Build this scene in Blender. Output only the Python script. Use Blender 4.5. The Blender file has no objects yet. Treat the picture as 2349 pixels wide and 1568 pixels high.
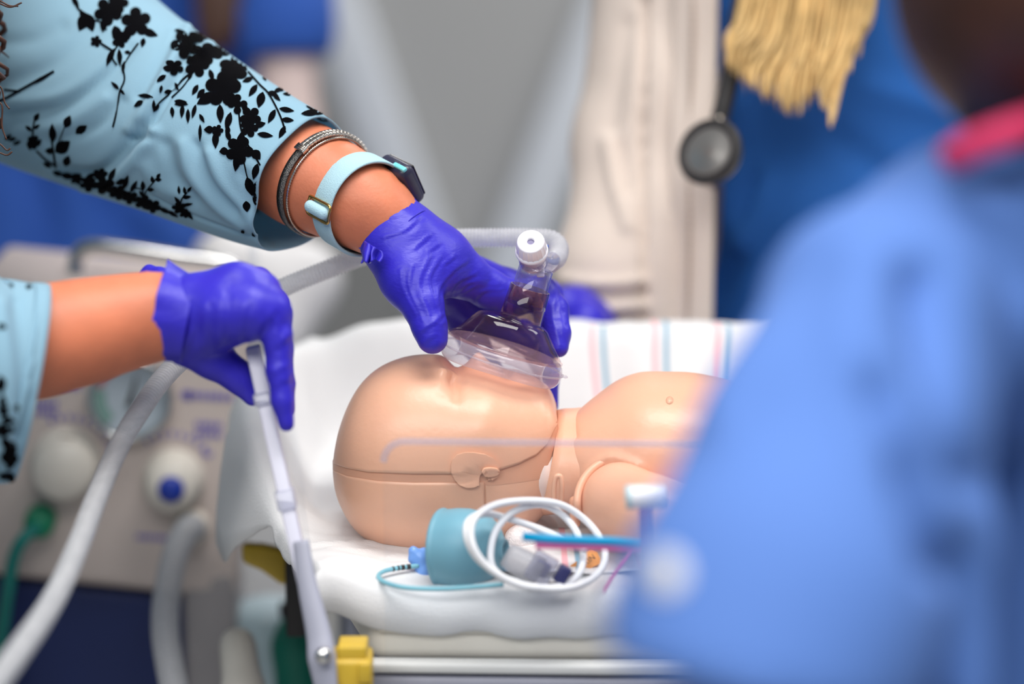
import bpy, bmesh, math, random
import numpy as np
from mathutils import Vector, Matrix
from mathutils.bvhtree import BVHTree

random.seed(7)
rng = np.random.default_rng(7)
scene = bpy.context.scene
COL = scene.collection

# ------------------------------------------------------------------ camera
FPX = 2349 * 85.0 / 36.0            # focal length in pixels of the 2349 x 1568 frame
PITCH = math.radians(12.0)
FOCUS = 1.35
FWD = np.array([0, math.cos(PITCH), -math.sin(PITCH)])
UPV = np.array([0, math.sin(PITCH), math.cos(PITCH)])
RGT = np.array([1.0, 0, 0])
CAM = np.array([0, 0, 1.0]) - FOCUS * FWD
cam_data = bpy.data.cameras.new('camera')
cam = bpy.data.objects.new('camera', cam_data)
COL.objects.link(cam)
cam.location = CAM
cam.rotation_euler = (math.pi / 2 - PITCH, 0, 0)
cam_data.lens = 85.0
cam_data.sensor_width = 36.0
cam_data.clip_start = 0.05
cam_data.clip_end = 60
cam_data.dof.use_dof = True
cam_data.dof.focus_distance = FOCUS - 0.01
cam_data.dof.aperture_fstop = 2.2
scene.camera = cam

# ------------------------------------------------------------------ world, lamps, fill light, exposure
world = bpy.data.worlds.new('world')
scene.world = world
world.use_nodes = True
world.node_tree.nodes['Background'].inputs[0].default_value = (0.86, 0.93, 1.0, 1)
world.node_tree.nodes['Background'].inputs[1].default_value = 0.26

def area_light(name, loc, rot, size, size_y, power, color=(1, 1, 1)):
    l = bpy.data.lights.new(name, 'AREA')
    l.shape = 'RECTANGLE'
    l.size, l.size_y, l.energy, l.color = size, size_y, power, color
    o = bpy.data.objects.new(name, l)
    COL.objects.link(o)
    o.location = loc
    o.rotation_euler = rot
    return o
area_light('ceiling_and_fill_light', (0.25, -0.35, 2.62), (0, 0, 0), 1.2, 0.6, 28, (1, 0.97, 0.93))
area_light('ceiling_and_fill_light', (-0.5, -2.1, 2.62), (0, 0, 0), 2.4, 1.2, 62, (1, 0.98, 0.95))  # unseen fill added above and behind the camera to brighten front faces
area_light('ceiling_and_fill_light', (0.6, 2.2, 2.62), (0, 0, 0), 1.2, 1.2, 30, (1, 0.98, 0.95))
area_light('ceiling_and_fill_light', (1.9, 0.7, 2.62), (0, 0, 0), 1.2, 0.6, 18, (1, 0.98, 0.95))
vs = scene.view_settings
scene.display_settings.display_device = 'sRGB'
vs.view_transform = 'Standard'
vs.look = 'None'
vs.gamma = 1.0
vs.use_curve_mapping = False
vs.exposure = 0.16
scene.cycles.transparent_max_bounces = 48
scene.cycles.max_bounces = 14

# ------------------------------------------------------------------ helpers: space
def P(px, py, d):
    """world point seen at pixel (px, py), d metres along the viewing axis"""
    return CAM + d * FWD + (px - 1174.5) * d / FPX * RGT + (784 - py) * d / FPX * UPV

def M(px, d=1.35):
    """length in metres of px pixels at distance d"""
    return px * d / FPX

def proj(V):
    R = np.asarray(V) - CAM
    d = R @ FWD
    return 1174.5 + FPX * (R @ RGT) / d, 784 - FPX * (R @ UPV) / d, d

def zpy(py, y):
    """world height of a point at world depth y that is seen at pixel row py"""
    t = (784 - py) / FPX
    # v = t*d ; v = y sin + (z-1) cos ; d = F + y cos - (z-1) sin
    s, c = math.sin(PITCH), math.cos(PITCH)
    return 1 + (t * (FOCUS + y * c) - y * s) / (c + t * s)

def xpx(px, y, z):
    s, c = math.sin(PITCH), math.cos(PITCH)
    d = FOCUS + y * c - (z - 1) * s
    return (px - 1174.5) * d / FPX

# ------------------------------------------------------------------ helpers: objects
def link(name, mesh, mat=None, parent=None, smooth=True):
    o = bpy.data.objects.new(name, mesh)
    COL.objects.link(o)
    if mat is not None:
        mesh.materials.append(mat)
    if smooth and len(mesh.polygons):
        mesh.polygons.foreach_set('use_smooth', [True] * len(mesh.polygons))
    if parent is not None:
        o.parent = parent
        o.matrix_parent_inverse = Matrix.Translation(-parent.location) if parent.type == 'EMPTY' else Matrix()
    return o

def mk(name, V, F, mat=None, parent=None, smooth=True):
    me = bpy.data.meshes.new(name)
    me.from_pydata([tuple(map(float, v)) for v in V], [], [tuple(map(int, f)) for f in F])
    me.update()
    return link(name, me, mat, parent, smooth)

def empty(name, loc, label, cat, group=None):
    o = bpy.data.objects.new(name, None)
    COL.objects.link(o)
    o.location = loc
    o.empty_display_size = 0.02
    tag(o, label, cat, group)
    return o

def tag(o, label=None, cat=None, group=None, kind=None):
    if label: o['label'] = label
    if cat: o['category'] = cat
    if group: o['group'] = group
    if kind: o['kind'] = kind
    return o

def bevel(o, w, seg=3, angle=40):
    m = o.modifiers.new('bevel', 'BEVEL')
    m.width, m.segments, m.limit_method, m.angle_limit = w, seg, 'ANGLE', math.radians(angle)
    return o

def solid(o, t, offset=-1):
    m = o.modifiers.new('solid', 'SOLIDIFY')
    m.thickness, m.offset = t, offset
    return o

# ------------------------------------------------------------------ helpers: materials
def lin(c):
    return tuple(((v / 255) / 12.92 if v / 255 <= 0.04045 else ((v / 255 + 0.055) / 1.055) ** 2.4) for v in c)

def mat(name, rgb, rough=0.5, metal=0.0, var=0.06, vscale=30, bump=0.0, bscale=200, bstretch=(1, 1, 1), spec=0.5, sheen=0.0, sss=0.0, coat=0.0, trans=0.0):
    m = bpy.data.materials.new(name)
    m.use_nodes = True
    nt = m.node_tree
    b = nt.nodes['Principled BSDF']
    b.inputs['Roughness'].default_value = rough
    b.inputs['Metallic'].default_value = metal
    b.inputs['Specular IOR Level'].default_value = spec
    if sheen:
        b.inputs['Sheen Weight'].default_value = sheen
    if coat:
        b.inputs['Coat Weight'].default_value = coat
        b.inputs['Coat Roughness'].default_value = 0.15
    if sss:
        b.inputs['Subsurface Weight'].default_value = sss
        b.inputs['Subsurface Radius'].default_value = (0.006, 0.003, 0.002)
        b.inputs['Subsurface Scale'].default_value = 1.0
    if trans:
        tl = nt.nodes.new('ShaderNodeBsdfTranslucent')
        tl.inputs[0].default_value = lin(rgb) + (1,)
        mx = nt.nodes.new('ShaderNodeMixShader')
        mx.inputs[0].default_value = trans
        nt.links.new(b.outputs[0], mx.inputs[1])
        nt.links.new(tl.outputs[0], mx.inputs[2])
        nt.links.new(mx.outputs[0], nt.nodes['Material Output'].inputs[0])
    c = lin(rgb)
    tc = nt.nodes.new('ShaderNodeTexCoord')
    n = nt.nodes.new('ShaderNodeTexNoise')
    n.inputs['Scale'].default_value = vscale
    n.inputs['Detail'].default_value = 3
    nt.links.new(tc.outputs['Object'], n.inputs['Vector'])
    r = nt.nodes.new('ShaderNodeValToRGB')
    r.color_ramp.elements[0].position = 0.3
    r.color_ramp.elements[1].position = 0.7
    r.color_ramp.elements[0].color = tuple(max(0, v * (1 - var)) for v in c) + (1,)
    r.color_ramp.elements[1].color = tuple(min(1, v * (1 + var)) for v in c) + (1,)
    nt.links.new(n.outputs['Fac'], r.inputs[0])
    nt.links.new(r.outputs[0], b.inputs['Base Color'])
    if bump:
        mp = nt.nodes.new('ShaderNodeMapping')
        mp.inputs['Scale'].default_value = bstretch
        n2 = nt.nodes.new('ShaderNodeTexNoise')
        n2.inputs['Scale'].default_value = bscale
        n2.inputs['Detail'].default_value = 4
        bp = nt.nodes.new('ShaderNodeBump')
        bp.inputs['Strength'].default_value = bump
        bp.inputs['Distance'].default_value = 0.002
        nt.links.new(tc.outputs['Object'], mp.inputs['Vector'])
        nt.links.new(mp.outputs[0], n2.inputs['Vector'])
        nt.links.new(n2.outputs['Fac'], bp.inputs['Height'])
        nt.links.new(bp.outputs[0], b.inputs['Normal'])
    return m

def clear(name, tint, gloss=0.9, rough=0.04, haze=0.0, hcol=(235, 235, 240), ior=1.45, base=0.0):
    """thin clear plastic: tinted see-through, fresnel gloss, optional milky haze"""
    m = bpy.data.materials.new(name)
    m.use_nodes = True
    nt = m.node_tree
    out = nt.nodes['Material Output']
    nt.nodes.remove(nt.nodes['Principled BSDF'])
    tr = nt.nodes.new('ShaderNodeBsdfTransparent')
    tr.inputs[0].default_value = lin(tint) + (1,)
    gl = nt.nodes.new('ShaderNodeBsdfGlossy')
    gl.inputs['Roughness'].default_value = rough
    gl.inputs[0].default_value = (gloss, gloss, gloss, 1)
    lw = nt.nodes.new('ShaderNodeLayerWeight')
    lw.inputs[0].default_value = 0.5
    pw = nt.nodes.new('ShaderNodeMath'); pw.operation = 'POWER'; pw.inputs[1].default_value = 4.0
    nt.links.new(lw.outputs['Facing'], pw.inputs[0])
    f0 = ((ior - 1) / (ior + 1)) ** 2
    fr = nt.nodes.new('ShaderNodeMath'); fr.operation = 'MULTIPLY_ADD'
    fr.inputs[1].default_value = 0.75 * min(1.0, (ior - 1) / 0.4); fr.inputs[2].default_value = f0
    nt.links.new(pw.outputs[0], fr.inputs[0])
    last = tr
    if haze:
        df = nt.nodes.new('ShaderNodeBsdfDiffuse')
        df.inputs[0].default_value = lin(hcol) + (1,)
        tl = nt.nodes.new('ShaderNodeBsdfTranslucent')
        tl.inputs[0].default_value = lin(hcol) + (1,)
        ad = nt.nodes.new('ShaderNodeMixShader')
        ad.inputs[0].default_value = 0.4
        nt.links.new(df.outputs[0], ad.inputs[1])
        nt.links.new(tl.outputs[0], ad.inputs[2])
        nz = nt.nodes.new('ShaderNodeTexNoise')
        nz.inputs['Scale'].default_value = 40
        mr = nt.nodes.new('ShaderNodeMapRange')
        mr.inputs['To Min'].default_value = haze * 0.7
        mr.inputs['To Max'].default_value = min(1, haze * 1.3)
        nt.links.new(nz.outputs['Fac'], mr.inputs[0])
        mx = nt.nodes.new('ShaderNodeMixShader')
        nt.links.new(mr.outputs[0], mx.inputs[0])
        nt.links.new(tr.outputs[0], mx.inputs[1])
        nt.links.new(ad.outputs[0], mx.inputs[2])
        last = mx
    mx2 = nt.nodes.new('ShaderNodeMixShader')
    nt.links.new(fr.outputs[0], mx2.inputs[0])
    nt.links.new(last.outputs[0], mx2.inputs[1])
    nt.links.new(gl.outputs[0], mx2.inputs[2])
    nt.links.new(mx2.outputs[0], out.inputs[0])
    return m

# ------------------------------------------------------------------ helpers: shapes
def catmull(pts, n=12):
    p = np.array(pts, float)
    p = np.vstack([2 * p[0] - p[1], p, 2 * p[-1] - p[-2]])
    out = []
    for i in range(1, len(p) - 2):
        for t in np.linspace(0, 1, n, endpoint=False):
            a, b, c, d = p[i - 1], p[i], p[i + 1], p[i + 2]
            out.append(0.5 * ((2 * b) + (-a + c) * t + (2 * a - 5 * b + 4 * c - d) * t * t + (-a + 3 * b - 3 * c + d) * t ** 3))
    out.append(p[-2])
    return np.array(out)

def resample(path, step):
    seg = np.linalg.norm(np.diff(path, axis=0), axis=1)
    s = np.concatenate([[0], np.cumsum(seg)])
    n = max(2, int(s[-1] / step))
    q = np.linspace(0, s[-1], n)
    return np.stack([np.interp(q, s, path[:, i]) for i in range(path.shape[1])], 1), q

def tube_vf(path, rad, nseg=12, cap=True, flat=1.0):
    """sweep a circle along a path (N x 3); rad scalar or array"""
    path = np.asarray(path, float)
    N = len(path)
    rad = np.broadcast_to(np.asarray(rad, float), (N,))
    T = np.gradient(path, axis=0)
    T /= np.linalg.norm(T, axis=1)[:, None] + 1e-12
    n = np.cross(T[0], [0.13, 0.91, 0.37]); n /= np.linalg.norm(n)
    V, F = [], []
    a = np.linspace(0, 2 * math.pi, nseg, endpoint=False)
    for i in range(N):
        n = n - T[i] * (n @ T[i]); n /= np.linalg.norm(n) + 1e-12
        b = np.cross(T[i], n)
        V.append(path[i] + rad[i] * (np.cos(a)[:, None] * n + flat * np.sin(a)[:, None] * b))
    V = np.vstack(V)
    for i in range(N - 1):
        for j in range(nseg):
            F.append((i * nseg + j, i * nseg + (j + 1) % nseg, (i + 1) * nseg + (j + 1) % nseg, (i + 1) * nseg + j))
    if cap:
        F.append(tuple(range(nseg))[::-1])
        F.append(tuple((N - 1) * nseg + j for j in range(nseg)))
    return V, F

def tube(name, pts, r, m, parent=None, nseg=12, n=10, flat=1.0):
    pts = np.array(pts, float)
    path = catmull(pts, n) if len(pts) > 2 else pts
    rr = r
    if not np.isscalar(r):
        rr = np.interp(np.linspace(0, 1, len(path)), np.linspace(0, 1, len(r)), r)
    V, F = tube_vf(path, rr, nseg, True, flat)
    return mk(name, V, F, m, parent)

def join_vf(parts):
    VV, FF, k = [], [], 0
    for V, F in parts:
        V = np.asarray(V)
        VV.append(V)
        FF += [tuple(i + k for i in f) for f in F]
        k += len(V)
    return np.vstack(VV), FF

def frame(axis, hint=(0, 0, 1)):
    z = np.array(axis, float); z /= np.linalg.norm(z)
    x = np.cross(hint, z)
    if np.linalg.norm(x) < 1e-5: x = np.cross((1, 0.1, 0), z)
    x /= np.linalg.norm(x)
    return x, np.cross(z, x), z

def lathe_vf(origin, axis, prof, nseg=40, sx=1.0, sy=1.0, hint=(0, 0, 1), rib=None):
    """prof: list of (radius, height along axis)"""
    x, y, z = frame(axis, hint)
    a = np.linspace(0, 2 * math.pi, nseg, endpoint=False)
    V, F = [], []
    for r, h in prof:
        rr = r * (rib(a, r, h) if rib else 1.0)
        V.append(np.array(origin) + (rr * np.cos(a))[:, None] * x * sx + (rr * np.sin(a))[:, None] * y * sy + h * z)
    V = np.vstack(V)
    for i in range(len(prof) - 1):
        for j in range(nseg):
            F.append((i * nseg + j, i * nseg + (j + 1) % nseg, (i + 1) * nseg + (j + 1) % nseg, (i + 1) * nseg + j))
    if prof[0][0] > 1e-6: pass
    return V, F

def lathe(name, origin, axis, prof, m, parent=None, nseg=40, sx=1.0, sy=1.0, hint=(0, 0, 1), rib=None):
    V, F = lathe_vf(origin, axis, prof, nseg, sx, sy, hint, rib)
    return mk(name, V, F, m, parent)

def box_vf(c, ex, ey, ez):
    """centre and three half-extent vectors"""
    c, ex, ey, ez = (np.array(v, float) for v in (c, ex, ey, ez))
    V = [c + sx * ex + sy * ey + sz * ez for sz in (-1, 1) for sy in (-1, 1) for sx in (-1, 1)]
    F = [(0, 2, 3, 1), (4, 5, 7, 6), (0, 1, 5, 4), (2, 6, 7, 3), (0, 4, 6, 2), (1, 3, 7, 5)]
    return np.array(V), F

def box(name, c, ex, ey, ez, m, parent=None, bv=0.0, seg=3):
    V, F = box_vf(c, ex, ey, ez)
    o = mk(name, V, F, m, parent, smooth=bv > 0)
    if bv: bevel(o, bv, seg)
    return o

def prism_vf(poly, t):
    """poly: N x 3 planar outline, t: thickness vector"""
    poly = np.array(poly, float); t = np.array(t, float)
    n = len(poly)
    V = np.vstack([poly, poly + t])
    F = [tuple(range(n))[::-1], tuple(range(n, 2 * n))] + [(i, (i + 1) % n, n + (i + 1) % n, n + i) for i in range(n)]
    return V, F

def loft_vf(rings, closed=True, cap=False):
    rings = np.asarray(rings)
    N, K = rings.shape[:2]
    V = rings.reshape(-1, 3)
    F = []
    for i in range(N - 1):
        for j in range(K if closed else K - 1):
            F.append((i * K + j, i * K + (j + 1) % K, (i + 1) * K + (j + 1) % K, (i + 1) * K + j))
    if cap:
        F.append(tuple(range(K))[::-1])
        F.append(tuple((N - 1) * K + j for j in range(K)))
    return V, F

# ------------------------------------------------------------------ helpers: smooth blended solids
def chain(pts, k=None, flat=None):
    """pts (px, py, d, radius px) -> list of tapered segments in metres"""
    out = []
    Q = [(P(a, b, c), M(r, c)) for a, b, c, r in pts]
    for (a, ra), (b, rb) in zip(Q[:-1], Q[1:]):
        out.append((a, b, ra, rb, k if k else 0.35 * min(ra, rb), flat))
    return out

def wchain(pts, k=None, flat=None):
    """same with world points (x, y, z, radius m)"""
    out = []
    for p, q in zip(pts[:-1], pts[1:]):
        out.append((np.array(p[:3], float), np.array(q[:3], float), p[3], q[3], k if k else 0.35 * min(p[3], q[3]), flat))
    return out

def sdf(prims, X):
    D = None
    for a, b, ra, rb, k, flat in prims:
        ba = b - a
        L = ba @ ba + 1e-12
        Q = X - a
        t = np.clip((Q @ ba) / L, 0, 1)
        Q = Q - t[..., None] * ba
        if flat is not None:
            n, f = flat
            Q = Q + (Q @ np.array(n))[..., None] * np.array(n) * (1 / f - 1)
        d = np.sqrt((Q * Q).sum(-1)) - (ra + (rb - ra) * t)
        if D is None: D = d
        else:
            h = np.clip(0.5 + 0.5 * (D - d) / k, 0, 1)
            D = D * (1 - h) + d * h - k * h * (1 - h)
    return D

def nets(D, lo, h):
    nx, ny, nz = D.shape
    s = D < 0
    C = (nx - 1, ny - 1, nz - 1)
    acc = np.zeros(C + (3,), np.float32); cnt = np.zeros(C, np.float32)
    def sl(o): return D[o[0]:nx - 1 + o[0], o[1]:ny - 1 + o[1], o[2]:nz - 1 + o[2]]
    for ax in range(3):
        o1, o2 = [i for i in range(3) if i != ax]
        for u in (0, 1):
            for v in (0, 1):
                c0 = [0, 0, 0]; c0[o1] = u; c0[o2] = v
                c1 = list(c0); c1[ax] = 1
                d0, d1 = sl(c0), sl(c1)
                m = (d0 < 0) != (d1 < 0)
                t = np.where(m, d0 / np.where(m, d0 - d1, 1), 0)
                cnt += m
                acc[..., o1] += m * u; acc[..., o2] += m * v; acc[..., ax] += t * m
    act = cnt > 0
    idx = -np.ones(C, np.int64); idx[act] = np.arange(act.sum())
    V = (np.argwhere(act) + acc[act] / cnt[act][:, None]) * h + lo
    F = []
    for ax in range(3):
        o1, o2 = [(1, 2), (2, 0), (0, 1)][ax]
        S0 = [slice(None)] * 3; S1 = [slice(None)] * 3
        S0[ax] = slice(0, -1); S1[ax] = slice(1, None)
        a, b = s[tuple(S0)], s[tuple(S1)]
        for flip in (False, True):
            e = np.argwhere((a & ~b) if not flip else (~a & b))
            e = e[(e[:, o1] > 0) & (e[:, o2] > 0) & (e[:, o1] < D.shape[o1] - 1) & (e[:, o2] < D.shape[o2] - 1)]
            if not len(e): continue
            q = []
            for u, v in ((1, 1), (0, 1), (0, 0), (1, 0)):
                c = e.copy(); c[:, o1] -= u; c[:, o2] -= v
                q.append(idx[c[:, 0], c[:, 1], c[:, 2]])
            q = np.stack(q, 1)
            F.append(q if not flip else q[:, ::-1])
    return V, np.vstack(F)

def blob_vf(prims, h, cut=None, it=3, disp=None):
    fl_ = [max(1.0, p[5][1]) if p[5] is not None else 1.0 for p in prims]
    lo = np.min([np.minimum(p[0] - p[2] * g, p[1] - p[3] * g) for p, g in zip(prims, fl_)], 0) - 3 * h
    hi = np.max([np.maximum(p[0] + p[2] * g, p[1] + p[3] * g) for p, g in zip(prims, fl_)], 0) + 3 * h
    n = np.ceil((hi - lo) / h).astype(int) + 1
    ax = [lo[i] + h * np.arange(n[i]) for i in range(3)]
    D = np.empty(tuple(n), np.float32)
    for i in range(0, n[0], 24):
        X = np.stack(np.meshgrid(ax[0][i:i + 24], ax[1], ax[2], indexing='ij'), -1)
        d = sdf(prims, X)
        if disp is not None: d = d - disp(X)
        if cut is not None:
            for (o, nn) in cut:
                d = np.maximum(d, (X - o) @ nn)
        D[i:i + 24] = d
    V, F = nets(D, lo, h)
    E = np.vstack([F[:, [0, 1]], F[:, [1, 2]], F[:, [2, 3]], F[:, [3, 0]]])
    deg = np.bincount(E.ravel(), minlength=len(V))[:, None].clip(1)
    for _ in range(it):
        A = np.zeros_like(V)
        for c in range(3):
            A[:, c] = np.bincount(E[:, 0], V[E[:, 1], c], len(V)) + np.bincount(E[:, 1], V[E[:, 0], c], len(V))
        V = 0.4 * V + 0.6 * A / deg
    return V, F

def vnormals(V, F):
    F = np.asarray([f[:4] if len(f) >= 4 else (f[0], f[1], f[2], f[2]) for f in F])
    n = np.cross(V[F[:, 2]] - V[F[:, 0]], V[F[:, 3]] - V[F[:, 1]])
    N = np.zeros_like(V)
    for c in range(4):
        for k in range(3):
            N[:, k] += np.bincount(F[:, c], n[:, k], len(V))
    return N / (np.linalg.norm(N, axis=1)[:, None] + 1e-12)

def pdist(px, py, line):
    best = np.full(px.shape, 1e9)
    L = np.array(line, float)
    for a, b in zip(L[:-1], L[1:]):
        ba = b - a
        t = np.clip(((px - a[0]) * ba[0] + (py - a[1]) * ba[1]) / (ba @ ba + 1e-9), 0, 1)
        best = np.minimum(best, np.hypot(px - a[0] - t * ba[0], py - a[1] - t * ba[1]))
    return best

def sculpt(V, F, folds):
    """press folds into cloth: (polyline, width, height in metres), on the side that faces the room's front"""
    V = np.array(V, float)
    N = vnormals(V, F)
    px, py, d = proj(V)
    w = np.clip((N @ (-FWD)) * 3, 0, 1)
    D = np.zeros(len(V))
    for line, wd, amp in folds:
        ln = catmull(line, 6) if len(line) > 2 else np.array(line)
        D += amp * np.exp(-(pdist(px, py, ln) / wd) ** 2)
    return V + N * (D * w)[:, None]

def blob(name, prims, h, m, parent=None, cut=None, it=3, folds=None, disp=None):
    V, F = blob_vf(prims, h, cut, it, disp)
    if folds: V = sculpt(V, F, folds)
    return mk(name, V, F, m, parent)

def bvh_of(V, F):
    return BVHTree.FromPolygons([Vector(v) for v in V], [tuple(int(i) for i in f) for f in F])

def bvh_obj(o):
    return BVHTree.FromPolygons([v.co.copy() for v in o.data.vertices], [tuple(p.vertices) for p in o.data.polygons])

def hit(bvh, px, py):
    o = Vector(CAM); t = Vector(P(px, py, 1.0)) - o; t.normalize()
    loc, n, i, dd = bvh.ray_cast(o, t)
    if loc is None: return None, None
    if n.dot(t) > 0: n = -n
    return np.array(loc), np.array(n)

def plate_vf(poly, bvh, off, th, cuts=2):
    """a flat outline laid onto a curved surface, th thick; None when it runs off the surface"""
    bm = bmesh.new()
    vs_ = [bm.verts.new((x, y, 0)) for x, y in poly]
    f = bm.faces.new(vs_)
    bmesh.ops.triangulate(bm, faces=[f])
    if cuts:
        bmesh.ops.subdivide_edges(bm, edges=bm.edges[:], cuts=cuts, use_grid_fill=True)
    bmesh.ops.triangulate(bm, faces=bm.faces[:])
    bm.verts.index_update()
    V, F, ok = [], [], []
    H = []
    for v in bm.verts:
        l, n = hit(bvh, v.co.x, v.co.y)
        H.append((l, n))
    good = [h[0] is not None for h in H]
    if sum(good) < 3:
        bm.free(); return None
    for l, n in H:
        V.append(l + n * (off + th) if l is not None else np.zeros(3))
    F0 = [[v.index for v in f.verts] for f in bm.faces if all(good[v.index] for v in f.verts)]
    # face outward
    out = []
    for f in F0:
        a, b, c = (V[i] for i in f)
        nn = np.cross(b - a, c - a)
        out.append(tuple(f) if nn @ H[f[0]][1] > 0 else tuple(f[::-1]))
    F = list(out)
    if th > 0:
        k = len(V)
        V += [l + n * (off - 0.0004) if l is not None else np.zeros(3) for l, n in H]
        for e in bm.edges:
            if len(e.link_faces) == 1 and all(good[v.index] for v in e.verts):
                a, b = e.verts[0].index, e.verts[1].index
                F.append((a, b, b + k, a + k))
    used = sorted({i for f in F for i in f})
    mp = {u: i for i, u in enumerate(used)}
    bm.free()
    return np.array([V[i] for i in used]), [tuple(mp[i] for i in f) for f in F]

# ================================================================== materials
WHITE_CLOTH = mat('white_sheet_cotton', (226, 226, 227), 0.9, var=0.02, bump=0.25, bscale=900, sheen=0.2)
MATTRESS = mat('cream_mattress_vinyl', (226, 220, 208), 0.6, var=0.03, bump=0.1, bscale=60)
METAL_GREY = mat('painted_grey_metal', (160, 162, 178), 0.45, var=0.03)
METAL_LIGHT = mat('pale_painted_metal', (214, 214, 212), 0.4, var=0.02)
CHROME = mat('chrome', (205, 205, 205), 0.18, metal=1.0, var=0.04)
YELLOW = mat('yellow_plastic', (206, 172, 52), 0.4, var=0.06)
ACRYLIC = clear('clear_acrylic', (253, 254, 255), 0.8, 0.03, haze=0.012, ior=1.12)
ACRYLIC_EDGE = mat('acrylic_cut_edge', (202, 202, 218), 0.35, var=0.04)
ACRYLIC_RIM = clear('acrylic_rim', (246, 246, 252), 0.8, 0.1, haze=0.22, hcol=(225, 225, 238), ior=1.1)
MANI = mat('peach_vinyl', (229, 175, 146), 0.36, var=0.035, vscale=18, bump=0.08, bscale=260, sss=0.12)
MANI_IN = mat('peach_vinyl_inner', (219, 163, 134), 0.42, var=0.03, sss=0.1)
FLOOR = mat('pale_vinyl_floor', (170, 168, 164), 0.4, var=0.05, vscale=3)
WALL = mat('grey_wall_paint', (158, 158, 158), 0.8, var=0.02, vscale=2)
WHITE_PLASTIC = mat('white_plastic', (236, 236, 240), 0.35, var=0.01)
DARK = mat('dark_rubber', (30, 28, 30), 0.6, var=0.1)

# ================================================================== the room
V, F = box_vf((0, 1.0, -0.02), (4, 0, 0), (0, 4.2, 0), (0, 0, 0.02))
tag(mk('floor', V, F, FLOOR, smooth=False), kind='structure')
V, F = box_vf((0, 4.25, 1.4), (4, 0, 0), (0, 0.05, 0), (0, 0, 1.4))
tag(mk('wall_back', V, F, WALL, smooth=False), kind='structure')

# a tall grey screen panel between two pale slanted rails, behind the bed
scr = empty('folding_screen', P(1090, 784, 3.3) * np.array([1, 1, 0]), 'tall grey folding screen with pale slanted rails behind the bed', 'screen')
SCREEN_GREY = mat('screen_grey_fabric', (166, 166, 165), 0.85, var=0.03, vscale=3)
RAIL = mat('screen_pale_rail', (202, 207, 214), 0.5, var=0.03, vscale=4)
V, F = prism_vf([P(720, -900, 3.45), P(1500, -900, 3.45), P(1240, 900, 3.45), P(960, 900, 3.45)], FWD * 0.02)
mk('panel', V, F, SCREEN_GREY, scr, False)
for (a, b, w) in (((742, -60), (960, 560), 66), ((1440, -80), (1170, 620), 62)):
    a, b = np.array(a, float), np.array(b, float)
    e = (b - a) / np.linalg.norm(b - a)
    a2, b2 = a - e * 700, b + e * 2200
    k = np.array([-e[1], e[0]]) * w
    V, F = prism_vf([P(*(a2 - k), 3.42), P(*(a2 + k), 3.42), P(*(b2 + k), 3.36), P(*(b2 - k), 3.36)], FWD * 0.045)
    bevel(mk('rail', V, F, RAIL, scr), 0.012)

# ================================================================== warmer bed
ZM = 0.888                     # top of the mattress
bed = empty('infant_warmer_bed', (0.22, 0.07, 0.0), 'infant warmer bed with clear side panels and yellow corner latches', 'bed')
# deck tray, column and foot
V, F = prism_vf([(-0.083, -0.108, 0.70), (0.75, -0.135, 0.70), (0.75, 0.27, 0.70), (-0.12, 0.27, 0.70)], (0, 0, 0.143))
bevel(mk('deck', V, F, METAL_GREY, bed), 0.004)
V, F = prism_vf([(-0.081, -0.1105, 0.845), (0.75, -0.1375, 0.845), (0.75, -0.125, 0.845), (-0.081, -0.1, 0.845)], (0, 0, 0.006))
bevel(mk('deck_lip', V, F, METAL_LIGHT, bed), 0.002)
box('column', (0.38, 0.12, 0.38), (0.12, 0, 0), (0, 0.08, 0), (0, 0, 0.33), METAL_LIGHT, bed, 0.02)
box('foot', (0.38, 0.10, 0.035), (0.34, 0, 0), (0, 0.2, 0), (0, 0, 0.035), METAL_GREY, bed, 0.02)
# front clear panel with rounded top corner
def rounded_panel(x0, x1, z0, z1, y0, y1, r):
    pts = [(x0, z0)]
    for a in np.linspace(math.pi, math.pi / 2, 9):
        pts.append((x0 + r + r * math.cos(a), z1 - r + r * math.sin(a)))
    pts += [(x1, z1), (x1, z0)]
    return [(x, y0 + (y1 - y0) * (x - x0) / (x1 - x0), z) for x, z in pts]
x0 = xpx(882, -0.112, 0.9)
poly = rounded_panel(x0, 0.62, 0.846, zpy(1014, -0.112), -0.112, -0.137, 0.011)
V, F = prism_vf(poly, (0, 0.005, 0))
fp = mk('front_panel', V, F, ACRYLIC, bed, False)
rim = np.array(poly[1:-1]) + np.array([0, 0.0025, 0])
V, F = tube_vf(resample(rim, 0.003)[0], 0.0019, 8)
mk('panel_rim', V, F, ACRYLIC_RIM, fp)
# end panel, folded outwards, hinged low at the front left corner
At, Ab = P(580, 792, 1.275), P(747, 1545, 1.235)
up = At - Ab
back = np.array([-0.035, 0.33, 0.0])
th = np.cross(up, back); th /= np.linalg.norm(th)
if th[0] < 0: th = -th
V, F = box_vf(Ab + up / 2 + back / 2, up / 2, back / 2, th * 0.0028)
ep = mk('end_panel', V, F, ACRYLIC, bed, False)
V, F = box_vf(Ab + up / 2 + np.array([0, -0.002, 0]), up / 2, np.array([0, 0.003, 0]), th * 0.0037)
bevel(mk('end_panel_edge', V, F, ACRYLIC_EDGE, ep), 0.001)
for s_, e_ in ((0.82, 0.86), (0.50, 0.56)):
    V, F = box_vf(Ab + up * (s_ + e_) / 2 + np.array([0.0, -0.003, 0]), up * (e_ - s_) / 2, np.array([0, 0.0036, 0]), th * 0.0050)
    bevel(mk('edge_clip', V, F, clear('clip_plastic', (230, 232, 240), haze=0.55, hcol=(225, 226, 238)), ep), 0.001)
V, F = box_vf(Ab + up * 0.5 + back / 2, up / 2 * 0.02, back / 2, th * 0.004)
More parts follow.
